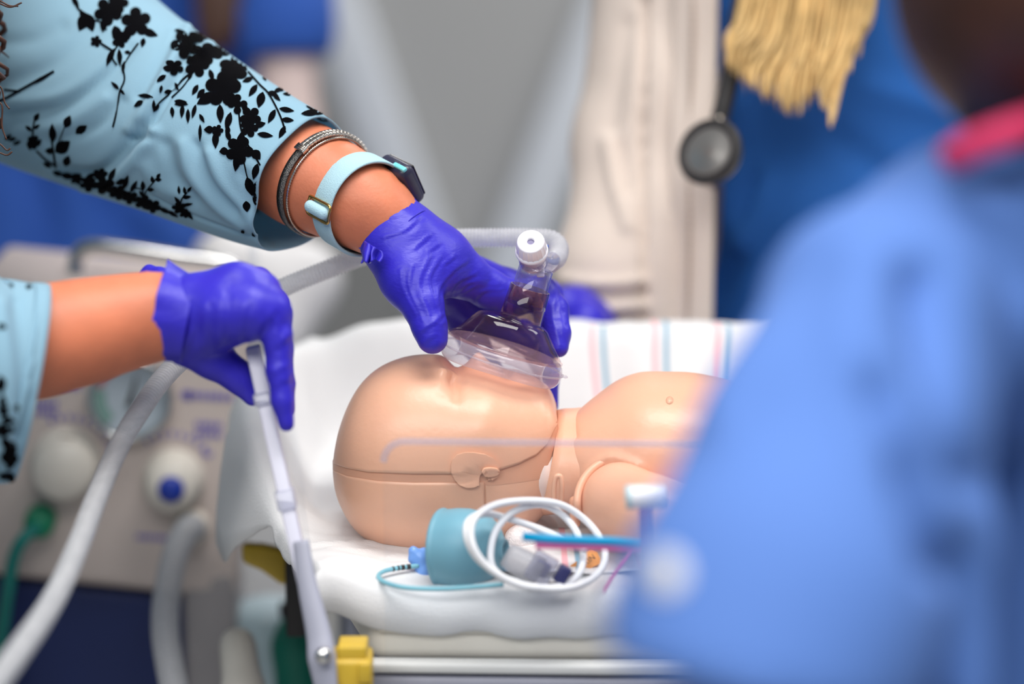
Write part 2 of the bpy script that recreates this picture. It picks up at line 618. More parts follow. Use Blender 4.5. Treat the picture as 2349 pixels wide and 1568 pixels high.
# hinge arm and screw
tube('hinge_arm', [P(690, 1240, 1.245), P(705, 1340, 1.24), P(730, 1450, 1.235), P(738, 1510, 1.232), P(752, 1600, 1.232)], [0.0045, 0.0055, 0.007, 0.008, 0.006], METAL_GREY, bed, flat=0.5)
lathe('hinge_screw', P(742, 1503, 1.222), -FWD, [(0, 0.003), (0.003, 0.003), (0.0042, 0.0015), (0.0042, -0.003)], CHROME, bed, 20)
# yellow corner latches
def latch(parts):
    return join_vf([box_vf(*p) for p in parts])
cA = P(802, 1540, 1.245)
la = box('latch', cA + np.array([0, 0, -0.006]), (0.0118, 0, 0), (0, 0.012, 0), (0, 0, 0.0165), YELLOW, bed, 0.003)
box('latch_tab', cA + np.array([0.002, -0.001, 0.0125]), (0.0075, 0, 0.0), (0, 0.009, 0), (0, 0, 0.0045), YELLOW, la, 0.0012)
box('latch_lug', cA + np.array([0.0085, -0.006, 0.004]), (0.0035, 0, 0), (0, 0.008, 0), (0, 0, 0.0055), YELLOW, la, 0.0012)
cB = P(612, 1288, 1.50)
V, F = prism_vf([P(x, y, 1.49) for x, y in ((553, 1246), (600, 1248), (660, 1262), (668, 1345), (640, 1338), (598, 1308), (556, 1290))], FWD * 0.018)
lb = mk('latch', V, F, YELLOW, bed); bevel(lb, 0.003)
box('latch_bracket', P(680, 1350, 1.48), (0.006, 0, 0), (0, 0.01, 0), (0, 0, 0.028), DARK, bed, 0.002)
# back clear panel behind the blanket
V, F = box_vf((0.26, 0.252, 0.89), (0.37, 0, 0), (0, 0.003, 0), (0, 0, 0.05))
mk('back_panel', V, F, ACRYLIC, bed, False)

# mattress
mt = empty('mattress', (0.25, 0.07, 0.845), 'cream vinyl mattress lying on the grey bed deck under the sheet', 'mattress')
V, F = prism_vf([(-0.075, -0.098, 0.846), (0.7, -0.122, 0.846), (0.7, 0.24, 0.846), (-0.11, 0.24, 0.846), (-0.115, 0.05, 0.846)], (0, 0, 0.036))
o = mk('mattress_core', V, F, MATTRESS, mt); bevel(o, 0.009, 4)
V, F = tube_vf(resample(np.array([(-0.07, -0.0995, 0.8655), (0.3, -0.1110, 0.8655), (0.69, -0.1232, 0.8655)]), 0.01)[0], 0.0016, 8)
mk('mattress_piping', V, F, MATTRESS, mt)

# sheet: lies on the mattress, climbs the walls at the back and left, folds over the front edge
def sstep(a, b, x):
    t = np.clip((x - a) / (b - a), 0, 1)
    return t * t * (3 - 2 * t)
NS, NT = 150, 90
tl = np.array([0, 0.18, 0.45, 0.7, 0.88, 1.0])
lx = np.array([-0.099, -0.118, -0.150, -0.157, -0.150, -0.128])
ly = np.array([-0.092, -0.03, 0.06, 0.15, 0.21, 0.243])
ts = np.linspace(0, 1, NT)
ss = np.linspace(0, 1, NS) ** 1.4
Lx, Ly = np.interp(ts, tl, lx), np.interp(ts, tl, ly)
for _ in range(6):
    Lx[1:-1] = (Lx[:-2] + Lx[2:] + 2 * Lx[1:-1]) / 4; Ly[1:-1] = (Ly[:-2] + Ly[2:] + 2 * Ly[1:-1]) / 4
Rx, Ry = np.full(NT, 0.66), np.linspace(-0.118, 0.243, NT)
X = Lx[:, None] * (1 - ss) + Rx[:, None] * ss
Y = Ly[:, None] * (1 - ss) + Ry[:, None] * ss
dl = (X - Lx[:, None])
wl = sstep(0.2, 0.55, ts)[:, None]
Zs = ZM + 0.071 * sstep(0.215, 0.243, Y) * (0.84 + 0.16 * sstep(0.0, 0.04, dl)) + 0.056 * wl * (1 - sstep(0.0, 0.034, dl)) * (1 - sstep(0.215, 0.243, Y))
Zs += 0.012 * (1 - sstep(0, 0.05, dl)) * (1 - sstep(0.0, 0.3, ts))[:, None] * 0.6
# soft wrinkles radiating from under the head
for k in range(16):
    a = rng.uniform(0, 2 * math.pi); f = rng.uniform(60, 190); ph = rng.uniform(0, 6.28)
    Zs += 0.00055 * np.sin(f * (X * math.cos(a) + Y * math.sin(a)) + ph) * (60 / f) ** 0.5
rr = np.hypot(X + 0.035, Y)
for a0, am in ((3.55, 0.0022), (3.8, 0.0018), (4.05, 0.0016), (3.25, 0.0016), (2.95, 0.0014)):
    aa = np.arctan2(Y, X + 0.035) % (2 * math.pi)
    Zs += am * np.exp(-((aa - a0) / 0.045) ** 2) * sstep(0.03, 0.06, rr)
for k in range(10):
    xc, yc = rng.uniform(-0.15, -0.02), rng.uniform(-0.085, 0.02); a = rng.uniform(-0.5, 0.9)
    u_ = (X - xc) * math.cos(a) + (Y - yc) * math.sin(a); v_ = -(X - xc) * math.sin(a) + (Y - yc) * math.cos(a)
    Zs += rng.uniform(0.0012, 0.0026) * np.exp(-(v_ / 0.0045) ** 2 - (u_ / 0.03) ** 2)
Zs -= 0.004 * np.exp(-((X + 0.02) / 0.06) ** 2 - (Y / 0.05) ** 2)
rows = [np.stack([X[i], Y[i], Zs[i]], -1) for i in range(NT)]
# front fold-over
front = rows[0].copy()
lip = []
for dy, dz in ((0.001, -0.023), (-0.0045, -0.0245), (-0.009, -0.022), (-0.0105, -0.014), (-0.009, -0.006), (-0.005, -0.001)):
    r_ = front.copy()
    r_[:, 1] += dy; r_[:, 2] += dz
    r_[:, 2] += 0.0008 * np.sin(r_[:, 0] * 70 + dz * 100)
    k = np.exp(-((r_[:, 0] + 0.085) / 0.02) ** 2)
    r_[:, 0] -= 0.006 * k * (1 if dz < -0.004 else 0.3); r_[:, 2] += 0.004 * k
    lip.append(r_)
# hanging behind and at the left outside
G = np.stack(lip + rows, 0)
back_rows = []
for dy, dz in ((0.004, 0.001), (0.008, -0.004), (0.009, -0.03), (0.010, -0.07)):
    r_ = rows[-1].copy(); r_[:, 1] += dy; r_[:, 2] += dz; back_rows.append(r_)
G = np.concatenate([G, np.stack(back_rows, 0)], 0)
cols = []
nL = G.shape[0]
tt = np.concatenate([np.zeros(len(lip)), ts, np.ones(len(back_rows))])
hang = sstep(0.25, 0.5, tt)
for dx, dz in ((-0.024, -0.088), (-0.023, -0.07), (-0.020, -0.045), (-0.016, -0.02), (-0.010, -0.002), (-0.004, 0.001)):
    c = G[:, 0].copy()
    c[:, 0] += dx * (0.2 + 0.8 * hang) + 0.003 * np.sin(tt * 34 + dz * 20) * hang * (dz < -0.01)
    c[:, 2] += np.where(hang > 0.02, dz * hang, dz * 0.12)
    cols.append(c)
G = np.concatenate([np.stack(cols, 1), G], 1)
V, F = loft_vf(G, closed=False)
F = [f[::-1] for f in F]
o = mk('bed_sheet', V, F, WHITE_CLOTH)
solid(o, 0.0012, -1)
tag(o, 'plain white sheet covering the mattress under the manikin', 'sheet')

# striped blanket over the back wall
STRIPE = bpy.data.materials.new('striped_flannel')
STRIPE.use_nodes = True
nt = STRIPE.node_tree
bs = nt.nodes['Principled BSDF']; bs.inputs['Roughness'].default_value = 0.9
tc = nt.nodes.new('ShaderNodeTexCoord')
sx = nt.nodes.new('ShaderNodeSeparateXYZ')
nz = nt.nodes.new('ShaderNodeTexNoise'); nz.inputs['Scale'].default_value = 14
nt.links.new(tc.outputs['UV'], sx.inputs[0]); nt.links.new(tc.outputs['Object'], nz.inputs['Vector'])
md = nt.nodes.new('ShaderNodeMath'); md.operation = 'FRACT'
nt.links.new(sx.outputs[0], md.inputs[0])
rp = nt.nodes.new('ShaderNodeValToRGB'); rp.color_ramp.interpolation = 'LINEAR'
cr = rp.color_ramp
w_ = lin((226, 225, 226)) + (1,); pk = lin((240, 176, 184)) + (1,); bl = lin((124, 166, 190)) + (1,)
cr.elements[0].position = 0; cr.elements[0].color = w_
cr.elements[1].position = 1; cr.elements[1].color = w_
for p_, c_ in ((0.30, w_), (0.33, pk), (0.385, pk), (0.41, w_), (0.48, w_), (0.51, bl), (0.56, bl), (0.59, w_)):
    e_ = cr.elements.new(p_); e_.color = c_
nt.links.new(md.outputs[0], rp.inputs[0]); nt.links.new(rp.outputs[0], bs.inputs['Base Color'])
nu, prof = 140, [(0.150, ZM + 0.006), (0.180, ZM + 0.008), (0.200, ZM + 0.014), (0.212, ZM + 0.032), (0.222, ZM + 0.051), (0.230, ZM + 0.0655), (0.238, ZM + 0.0715), (0.250, ZM + 0.0720), (0.262, ZM + 0.067), (0.266, ZM + 0.04), (0.267, ZM), (0.268, ZM - 0.06)]
pr = catmull(np.array(prof), 5)
xs = np.linspace(0.022, 0.62, nu)
rows, uv = [], []
for j, (y_, z_) in enumerate(pr):
    t_ = j / (len(pr) - 1)
    rows.append(np.stack([xs + 0.002 * np.sin(t_ * 9 + xs * 20), y_ + 0.0022 * np.sin(xs * 95 + t_ * 6) * (1 - t_) + 0.001 * np.sin(xs * 210), z_ + 0.0010 * np.sin(xs * 60 + 2 * t_)], -1))
    uv.append(np.stack([(xs - 0.0395 + 0.0115 * (t_ - 0.5)) / 0.0400 , np.full(nu, t_)], -1))
V, F = loft_vf(np.array(rows), closed=False)
F = [f[::-1] for f in F]
o = mk('striped_blanket', V, F, STRIPE)
UV = np.array(uv).reshape(-1, 2)
ul = o.data.uv_layers.new(name='UVMap')
li = np.array([l.vertex_index for l in o.data.loops])
ul.data.foreach_set('uv', UV[li].ravel())
solid(o, 0.0015, 1)
tag(o, 'white flannel blanket with pink and blue stripes over the back wall of the bed', 'blanket')

# rolled striped cloth under the manikin's neck
pp = [P(1180, 1225, 1.37), P(1225, 1222, 1.365), P(1262, 1228, 1.36)]
o = blob('neck_roll', chain([(1195, 1238, 1.345, 40), (1235, 1225, 1.40, 46), (1235, 1220, 1.44, 42)], 0.006), 0.0018, mat('striped_roll_cotton', (236, 226, 224), 0.9, var=0.06, vscale=160, bump=0.4, bscale=700), folds=[([(1190, 1215), (1240, 1240)], 4, -0.0012), ([(1205, 1200), (1255, 1225)], 4, -0.0012)])
tag(o, 'small rolled white cloth with a striped tail tucked under the manikin neck', 'cloth')
xs = np.linspace(xpx(1170, -0.04, ZM), xpx(1640, -0.04, ZM), 60)
rows, uv = [], []
for j, y_ in enumerate(np.linspace(0.0, -0.082, 22)):
    rows.append(np.stack([xs - 0.01 * j / 21, np.full(60, y_), ZM + 0.0042 + 0.0008 * np.sin(xs * 160 + j * 0.4) + 0.0006 * np.sin(xs * 60 - j * 0.5)], -1))
    uv.append(np.stack([(xs - 0.0140 - 0.0005 * j) / 0.0400, np.full(60, j / 21)], -1))
rt = mk('roll_tail', *loft_vf(np.array(rows), closed=False), STRIPE, o)
ul = rt.data.uv_layers.new(name='UVMap')
ul.data.foreach_set('uv', np.array(uv).reshape(-1, 2)[np.array([l.vertex_index for l in rt.data.loops])].ravel())
solid(rt, 0.0008, 0)

# ================================================================== infant manikin
mani = empty('infant_manikin', (0.03, 0.005, ZM - 0.002), 'peach vinyl infant training manikin lying on its back on the sheet', 'manikin')
st = np.array([  # px, top py, bottom py, half width
    (764, 1062, 1094, 0.007), (768, 1020, 1124, 0.0165), (778, 975, 1154, 0.0255), (800, 921, 1194, 0.0355), (830, 877, 1224, 0.0425), (870, 845, 1244, 0.0475),
    (920, 825, 1256, 0.0505), (970, 818, 1260, 0.0515), (1010, 820, 1262, 0.0512), (1045, 832, 1261, 0.0505), (1080, 838, 1258, 0.0495), (1120, 838, 1252, 0.0478),
    (1160, 846, 1240, 0.0450), (1195, 856, 1222, 0.0420), (1225, 868, 1196, 0.0385), (1250, 884, 1170, 0.0340), (1266, 905, 1140, 0.0295), (1276, 935, 1112, 0.024), (1280, 970, 1090, 0.019)])
NSt = 110
qx = np.interp(np.linspace(0, 1, NSt), np.linspace(0, 1, len(st)), st[:, 0])
cs = catmull(st, 8)
qx = np.concatenate([cs[0, 0] + (cs[-1, 0] - cs[0, 0]) * 0.5 * (1 - np.cos(np.linspace(0, math.pi, NSt)))])
o_ = np.argsort(cs[:, 0]); cs = cs[o_]
top, bot, hw = (np.interp(qx, cs[:, 0], cs[:, i]) for i in (1, 2, 3))
HY = 0.006
seam1 = np.interp(qx, [764, 800, 850, 950, 1035, 1145, 1190, 1230, 1255, 1270, 1280], [1062, 1073, 1082, 1086, 1086, 1077, 1063, 1043, 1018, 985, 968])
seam2 = np.interp(qx, [764, 800, 870, 950, 1035, 1140, 1200, 1235, 1280], [1078, 1092, 1104, 1108, 1108, 1106, 1098, 1092, 1090])
zt = np.array([zpy(v, HY) for v in top]); zb = np.array([zpy(v, HY) for v in bot])
z1 = np.array([zpy(v, HY - w) for v, w in zip(seam1, hw)]); z2 = np.array([zpy(v, HY - w) for v, w in zip(seam2, hw)])
wx = np.array([xpx(p, HY - 0.5 * w, 0.93) for p, w in zip(qx, hw)])
z1 = np.minimum(z1, zt - 0.0005); z2 = np.maximum(np.minimum(z2, z1 - 0.0008), zb + 0.0005)
def half(ph, n):
    c, s = np.cos(ph), np.sin(ph)
    r = (np.abs(c) ** n + np.abs(s) ** n) ** (-1 / n)
    return c * r, s * r
NP = 96
ph = np.linspace(0, math.pi, NP)
yy, qz = half(ph, 2.15)
up_rings, lo_rings, bd_rings = [], [], []
for i in range(NSt):
    zc = np.full(NP, zt[i] - z1[i])
    yr = HY - hw[i] * yy
    zr = z1[i] + (zt[i] - z1[i]) * qz
    # face: brow, eye sockets, nose, cheeks
    pxx = qx[i]; yl = yr - HY; topw = np.clip(qz, 0, 1) ** 2
    zr = zr - 0.0055 * np.exp(-((pxx - 1046) / 17) ** 2 - ((np.abs(yl) - 0.021) / 0.011) ** 2) * topw
    zr = zr - 0.0035 * np.exp(-((pxx - 1042) / 22) ** 2) * np.exp(-(yl / 0.016) ** 2) * topw
    zr = zr + 0.0075 * np.exp(-((pxx - 1096) / 22) ** 2 - (yl / 0.0065) ** 2) * topw
    zr = zr - 0.0040 * np.exp(-((pxx - 1160) / 14) ** 2 - (yl / 0.014) ** 2) * topw
    ck = np.exp(-((pxx - 1105) / 62) ** 2 - ((zr - (z1[i] + 0.6 * (zt[i] - z1[i]))) / 0.02) ** 2)
    yr = yr - np.sign(yy) * 0.0042 * ck
    up_rings.append(np.stack([np.full(NP, wx[i]), yr, zr], -1))
    s_ = 0.985
    lo_rings.append(np.stack([np.full(NP, wx[i]), HY - hw[i] * s_ * yy, z2[i] - (z2[i] - zb[i]) * qz], -1))
    bd_rings.append(np.stack([np.full(4, wx[i]), HY - hw[i] * np.array([0.972, 0.978, 0.978, 0.972]), np.array([z1[i] + 0.002, z1[i] - 0.0004, z2[i] + 0.0004, z2[i] - 0.002])], -1))
V, F = loft_vf(np.array(up_rings), closed=False)
F = [f[::-1] for f in F]
# eyelid crease and jaw fold, pressed in
V = sculpt(V, F, [([(1012, 852), (1032, 858), (1046, 868), (1049, 884)], 7, 0.0022), ([(1036, 872), (1046, 895), (1046, 915)], 7, -0.0012), ([(1030, 880), (1012, 905)], 10, -0.0006), ([(1180, 862), (1232, 884), (1270, 886)], 9, 0.0012)])
Vh, Fh = V, [f for f in F]
head_up = mk('head_upper_shell', V, [f for f in F], MANI, mani)
solid(head_up, 0.0016, -1 )
V, F = loft_vf(np.array(lo_rings), closed=False)
iS = int(np.searchsorted(qx, 1112))
head_lo = mk('head_back_shell', *loft_vf(np.array(lo_rings[:iS + 1]), closed=False), MANI, mani)
solid(head_lo, 0.0016, -1)
jr = np.array(lo_rings[iS:]); jr[:, :, 1] = HY + (jr[:, :, 1] - HY) * 0.985
jaw = mk('jaw_plate', *loft_vf(jr, closed=False), MANI, mani)
solid(jaw, 0.0016, -1)
B = np.array(bd_rings)
Vb, Fb = loft_vf(B, closed=False)
B2 = B.copy(); B2[:, :, 1] = 2 * HY - B2[:, :, 1]
V2, F2 = loft_vf(B2, closed=False)
cr_ = np.array([[B[0, k] for k in range(4)], [(B[0, k] + B2[0, k]) / 2 + np.array([-0.0005, 0, 0]) for k in range(4)], [B2[0, k] for k in range(4)]])
band = mk('head_band', *join_vf([(Vb, Fb), (V2, F2), loft_vf(cr_, closed=False)]), MANI_IN, mani)
headbvh = BVHTree.FromPolygons([Vector(v) for v in np.vstack([Vh, Vb, np.array(lo_rings).reshape(-1, 3)])],
    [tuple(f) for f in join_vf([(Vh, Fh), (Vb, Fb), (np.array(lo_rings).reshape(-1, 3), loft_vf(np.array(lo_rings), closed=False)[1])])[1]])
ear_poly = [(1034, 1066), (1038, 1052), (1048, 1041), (1066, 1036), (1088, 1036), (1112, 1040), (1130, 1049), (1141, 1063), (1143, 1078), (1138, 1092), (1127, 1099), (1121, 1090), (1119, 1084), (1106, 1081), (1100, 1087), (1098, 1095), (1098, 1110), (1086, 1115), (1070, 1116), (1054, 1110), (1042, 1097), (1035, 1082)]
def smooth_poly(poly, n=3):
    p = np.array(poly + [poly[0]], float)
    return [tuple(v) for v in catmull(p, n)[:-1]]
ear = mk('ear', *plate_vf(ear_poly, headbvh, 0.0006, 0.0016, 2), MANI, mani)
es_ = ear.modifiers.new('split', 'EDGE_SPLIT'); es_.split_angle = math.radians(40)
V, F = plate_vf(smooth_poly([(1103, 1078), (1108, 1070), (1122, 1068), (1138, 1071), (1142, 1078), (1138, 1085), (1126, 1089), (1110, 1089)], 2), headbvh, 0.002, 0.0018, 2)
bevel(mk('ear_peg', V, F, MANI, ear), 0.0005)
V, F = plate_vf([(1116, 1086), (1123, 1088), (1128, 1098), (1118, 1100)], headbvh, 0.0006, 0.001, 1)
mk('ear_peg_stem', V, F, MANI_IN, ear, False)
# neck: white joint, inner neck, collar
nk = empty
lathe('neck_joint', P(1215, 1075, 1.36), RGT, [(0.020, -0.01), (0.0205, 0.0), (0.0205, 0.008), (0.019, 0.010), (0.019, 0.03)], mat('neck_white_plastic', (226, 205, 196), 0.35, var=0.03), mani, 40, sx=1.2, sy=1.0)
cy = HY
def ell_ring(cx, cpy, hh, w, tilt, n=72):
    a = np.linspace(0, 2 * math.pi, n, endpoint=False)
    z0 = zpy(cpy, cy)
    px_ = cx + tilt * np.sin(a)
    return np.stack([np.array([xpx(p, cy, z0) for p in px_]), cy + w * np.cos(a), z0 + M(hh, 1.36) * np.sin(a)], -1)
col_r = [ell_ring(1256, 1062, 112, 0.0335, 22), ell_ring(1257, 1060, 120, 0.0365, 23), ell_ring(1275, 1058, 121, 0.0375, 22), ell_ring(1300, 1056, 119, 0.039, 20), ell_ring(1322, 1052, 116, 0.041, 10), ell_ring(1350, 1050, 110, 0.042, 6)]
mk('neck_collar', *loft_vf(np.array(col_r)), MANI, mani)
# strap with slot at the collar's near side
strap = mk('collar_strap', *tube_vf(catmull(np.array([P(1270, 1150, 1.315), P(1271, 1115, 1.313), P(1276, 1093, 1.312), P(1286, 1094, 1.312), P(1289, 1118, 1.313), P(1288, 1152, 1.316)]), 8), 0.0014, 8), MANI, mani)
# torso, near arm, far arm, legs
torso_pr = chain([(1400, 1050, 1.362, 128), (1500, 1040, 1.365, 158), (1640, 1050, 1.365, 165), (1800, 1070, 1.36, 160)], 0.012, ((0, 1, 0), 1.28)) + chain([(1480, 975, 1.365, 96), (1560, 968, 1.365, 90)], 0.02, ((0, 1, 0), 1.5))
torso = blob('torso', torso_pr, 0.0022, MANI, mani, folds=[([(1470, 1070), (1400, 1048), (1350, 1080), (1325, 1140), (1322, 1190)], 9, 0.0016), ([(1310, 950), (1318, 1000)], 8, -0.001)])
nip = mk('nipple', *plate_vf([(1536 + 9 * math.cos(a), 918 + 9 * math.sin(a)) for a in np.linspace(0, 6.28, 12, endpoint=False)], bvh_obj(torso), -0.0003, 0.0006, 0), MANI, torso)
arm_pr = chain([(1425, 1152, 1.318, 94), (1500, 1180, 1.298, 84), (1610, 1195, 1.29, 70), (1700, 1150, 1.285, 56), (1760, 1090, 1.285, 46)], 0.008)
arm = blob('arm', arm_pr, 0.0018, MANI, mani)
ring_pts = [P(1425 + 101 * math.cos(a), 1152 + 101 * math.sin(a), 1.312 + 0.012 * abs(math.sin(a))) for a in np.linspace(0.9 * math.pi, 1.95 * math.pi, 40)]
mk('arm_socket_rim', *tube_vf(np.array(ring_pts), 0.0022, 10), MANI, torso)
blob('arm', chain([(1480, 1010, 1.43, 80), (1640, 1030, 1.45, 66), (1760, 1000, 1.46, 50)], 0.008), 0.0025, MANI, mani)
blob('leg', chain([(1820, 1120, 1.32, 88), (1990, 1060, 1.28, 74), (2140, 1130, 1.28, 56), (2190, 1120, 1.28, 40)], 0.01), 0.0025, MANI, mani)
blob('leg', chain([(1820, 1090, 1.40, 88), (1990, 1000, 1.42, 74), (2140, 1080, 1.43, 56), (2190, 1070, 1.43, 40)], 0.01), 0.0025, MANI, mani)
blob('torso_latch', chain([(1318, 1150, 1.322, 14), (1320, 1200, 1.322, 12)], 0.002), 0.0009, MANI_IN, mani)

# ================================================================== face mask with T piece
SMOKE = clear('smoky_pink_plastic', (236, 214, 211), 1.0, 0.03, ior=1.42)
CUSH = clear('clear_silicone_cushion', (245, 244, 248), 1.0, 0.12, haze=0.22, hcol=(232, 228, 236), ior=1.35)
CLEAR = clear('clear_polycarbonate', (232, 232, 244), 1.0, 0.04, haze=0.05)
ang = math.radians(17)
ma_z = math.sin(ang) * RGT * 1.0 + math.cos(ang) * UPV
tlt = 0.16                                     # the mask leans towards the bed's front
ma_z = ma_z * math.cos(tlt) - FWD * math.sin(tlt); ma_z /= np.linalg.norm(ma_z)
ma_x = RGT - ma_z * (RGT @ ma_z); ma_x /= np.linalg.norm(ma_x)
ma_y = np.cross(ma_z, ma_x)
MC = P(1158, 800, 1.352)
mask = empty('face_mask', MC - ma_z * 0.012, 'clear infant face mask with smoky dome held on the manikin face', 'mask')
def mring(cx, h, rx, ry, n=64, pear=0.0, wob=0.0):
    a = np.linspace(0, 2 * math.pi, n, endpoint=False)
    k = 1 + pear * np.cos(a)
    hh = h + wob * np.cos(2 * a)
    return MC + np.outer(cx + rx * np.cos(a), ma_x) + np.outer(ry * np.sin(a) * k, ma_y) + np.outer(hh, ma_z)
px1 = M(1.0)
dome_r = [mring(0, 1 * px1, 138 * px1, 0.0262), mring(0, 4 * px1, 138 * px1, 0.0262), mring(0, 7 * px1, 132 * px1, 0.0252), mring(2 * px1, 10 * px1, 130 * px1, 0.0250),
          mring(2 * px1, 30 * px1, 112 * px1, 0.0220), mring(0, 56 * px1, 92 * px1, 0.0180), mring(-1 * px1, 66 * px1, 84 * px1, 0.0165), mring(0, 70 * px1, 76 * px1, 0.0150), mring(8 * px1, 73 * px1, 62 * px1, 0.0130),
          mring(14 * px1, 74 * px1, 50.5 * px1, 50.5 * px1)]
NC = 15 * px1
dome_r += [mring(NC, 80 * px1, 50 * px1, 50 * px1), mring(NC, 110 * px1, 48.5 * px1, 48.5 * px1), mring(NC, 112 * px1, 49.3 * px1, 49.3 * px1), mring(NC, 114 * px1, 48.4 * px1, 48.4 * px1), mring(NC, 152 * px1, 47 * px1, 47 * px1), mring(NC, 153 * px1, 44 * px1, 44 * px1), mring(NC, 110 * px1, 43 * px1, 43 * px1)]
mk('dome', *loft_vf(np.array(dome_r)), SMOKE, mask)
cush = []
for b in np.linspace(0, 2 * math.pi, 20, endpoint=False):
    cr2, chh = 22 * px1 * math.cos(b), 29 * px1 * math.sin(b)
    cush.append(mring(0, -24 * px1 + chh + 0 * px1, 122 * px1 + cr2, 0.0235 + cr2, wob=-4 * px1 if b > math.pi else 0))
cush.append(cush[0])
ck = mk('cushion', *loft_vf(np.array(cush)), CUSH, mask)
mk('cushion_seam', *tube_vf(np.vstack([mring(0, -22 * px1, 145 * px1, 0.0235 + 23 * px1, 90), mring(0, -22 * px1, 145 * px1, 0.0235 + 23 * px1, 90)[:1]]), 0.0006, 6, False), CUSH, ck)
tipb = MC + ma_x * 145 * px1 - ma_z * 22 * px1
mk('fill_nub', *tube_vf(np.array([tipb, tipb + ma_x * 5 * px1, tipb + ma_x * 8 * px1, tipb + ma_x * 13 * px1]), np.array([4, 3, 4.5, 1.5]) * px1, 10), CUSH, ck)
# clear connector and white pressure cap
NB = MC + ma_x * NC
tp = empty('breathing_connector', NB + ma_z * 150 * px1, 'clear breathing connector with a round white cap above the mask', 'connector')
mk('clear_sleeve', *loft_vf(np.array([mring(NC, 118 * px1, 41 * px1, 41 * px1), mring(NC, 200 * px1, 40 * px1, 40 * px1), mring(NC, 201 * px1, 36 * px1, 36 * px1), mring(NC, 150 * px1, 36 * px1, 36 * px1)])), CLEAR, tp)
CAPW = mat('white_cap_plastic', (238, 236, 244), 0.3, var=0.01)
cc = P(1218, 560, 1.334)
cax = -FWD * 0.86 + UPV * 0.50 - RGT * 0.07; cax /= np.linalg.norm(cax)
u = M(1.0, 1.33)
lathe('cap_body', cc, cax, [(31 * u, -78 * u), (32 * u, -34 * u), (37.5 * u, -33 * u), (38.5 * u, -28 * u), (37.5 * u, -22 * u), (34 * u, -21 * u)], CAPW, tp, 48)
def ribs(a, r, h):
    return 1 + 0.028 * (np.cos(a * 18) > 0.72)
lathe('cap_knob', cc, cax, [(34.5 * u, -22 * u), (35 * u, -18 * u), (32.5 * u, 6 * u), (31 * u, 10 * u)], CAPW, tp, 180, rib=ribs)
lathe('cap_top', cc, cax, [(32.3 * u, 6 * u), (31.8 * u, 11 * u), (29.5 * u, 13.5 * u), (26 * u, 13.2 * u), (17 * u, 11.5 * u), (15.5 * u, 13.2 * u), (13 * u, 13.2 * u), (8.5 * u, 12 * u), (8.2 * u, 2 * u)], CAPW, tp, 48)
lathe('cap_port', cc + cax * 8 * u, cax, [(8.4 * u, 0), (0.0, 0)], mat('grey_port', (118, 112, 148), 0.5, var=0.02), tp, 24)
mk('print_band', *lathe_vf(cc, cax, [(32.6 * u, -68 * u), (33 * u, -52 * u)], 48), clear('print_strip', (225, 225, 240), haze=0.5, hcol=(214, 212, 232)), tp)
tb = P(1250, 572, 1.352)
box('blue_clip', tb, RGT * 7 * u + UPV * -2 * u, UPV * 12 * u + RGT * 2 * u, FWD * 10 * u, mat('blue_clip_plastic', (52, 98, 196), 0.35), tp, 0.0006)
tube('side_port', [P(1236, 600, 1.352), P(1252, 604, 1.362), P(1266, 598, 1.372)], 0.0052, CLEAR, tp, 16)
V, F = box_vf(P(1240, 622, 1.349), RGT * 9 * u, UPV * 14 * u, FWD * 6 * u)
bevel(mk('port_flange', V, F, CAPW, tp), 0.0008)
lathe('connector_ring', NB + ma_z * 196 * px1, ma_z, [(37 * px1, 0), (37 * px1, 6 * px1), (30 * px1, 7 * px1), (0, 7 * px1)], CLEAR, tp, 40)

# ================================================================== breathing hoses
HOSE = clear('milky_hose_plastic', (236, 237, 240), 0.8, 0.15, haze=0.58, hcol=(228, 229, 232), ior=1.2)
def hose(name, pts, r, label, pitch=0.0021, m=HOSE):
    w = np.array([np.append(P(a, b, c), 0) for a, b, c in pts])[:, :3]
    path, s = resample(catmull(w, 16), pitch / 4)
    rad = r * (1 + 0.085 * np.cos(2 * math.pi * s / pitch))
    V, F = tube_vf(path, rad, 18)
    o = mk(name, V, F, m)
    tag(o, label, 'hose')
    return o
hose('breathing_hose', [(1262, 603, 1.37), (1278, 590, 1.385), (1281, 566, 1.395), (1262, 549, 1.40), (1210, 545, 1.402), (1120, 545, 1.404), (1020, 548, 1.408), (920, 562, 1.412), (830, 588, 1.41), (740, 622, 1.405), (650, 660, 1.40), (560, 715, 1.385), (470, 780, 1.36), (385, 855, 1.325), (325, 935, 1.30), (270, 1030, 1.28), (222, 1140, 1.25), (180, 1250, 1.21), (125, 1370, 1.16), (45, 1490, 1.10), (-60, 1620, 1.05), (-200, 1720, 1.02)], 0.0054,
     'long milky corrugated hose running from the mask behind both gloves to the lower left')

# ================================================================== person with floral blouse and gloves
SKIN = mat('arm_skin', (208, 122, 88), 0.5, var=0.10, vscale=45, bump=0.10, bscale=500, sss=0.15)
BLOUSE = mat('light_blue_jersey', (158, 200, 221), 0.85, var=0.03, vscale=20, bump=0.12, bscale=1200, sheen=0.15, trans=0.34)
PRINT = mat('black_flock_print', (5, 5, 8), 0.95, var=0.2, vscale=80, spec=0.05)
GLOVE = mat('violet_blue_nitrile', (50, 41, 186), 0.40, var=0.07, vscale=60, bump=0.12, bscale=260, bstretch=(1.0, 1.0, 2.4), spec=0.4)
HAIRB = mat('brown_hair', (72, 38, 22), 0.45, var=0.25, vscale=120)
PANTS = mat('navy_trousers', (30, 36, 70), 0.85, var=0.05)

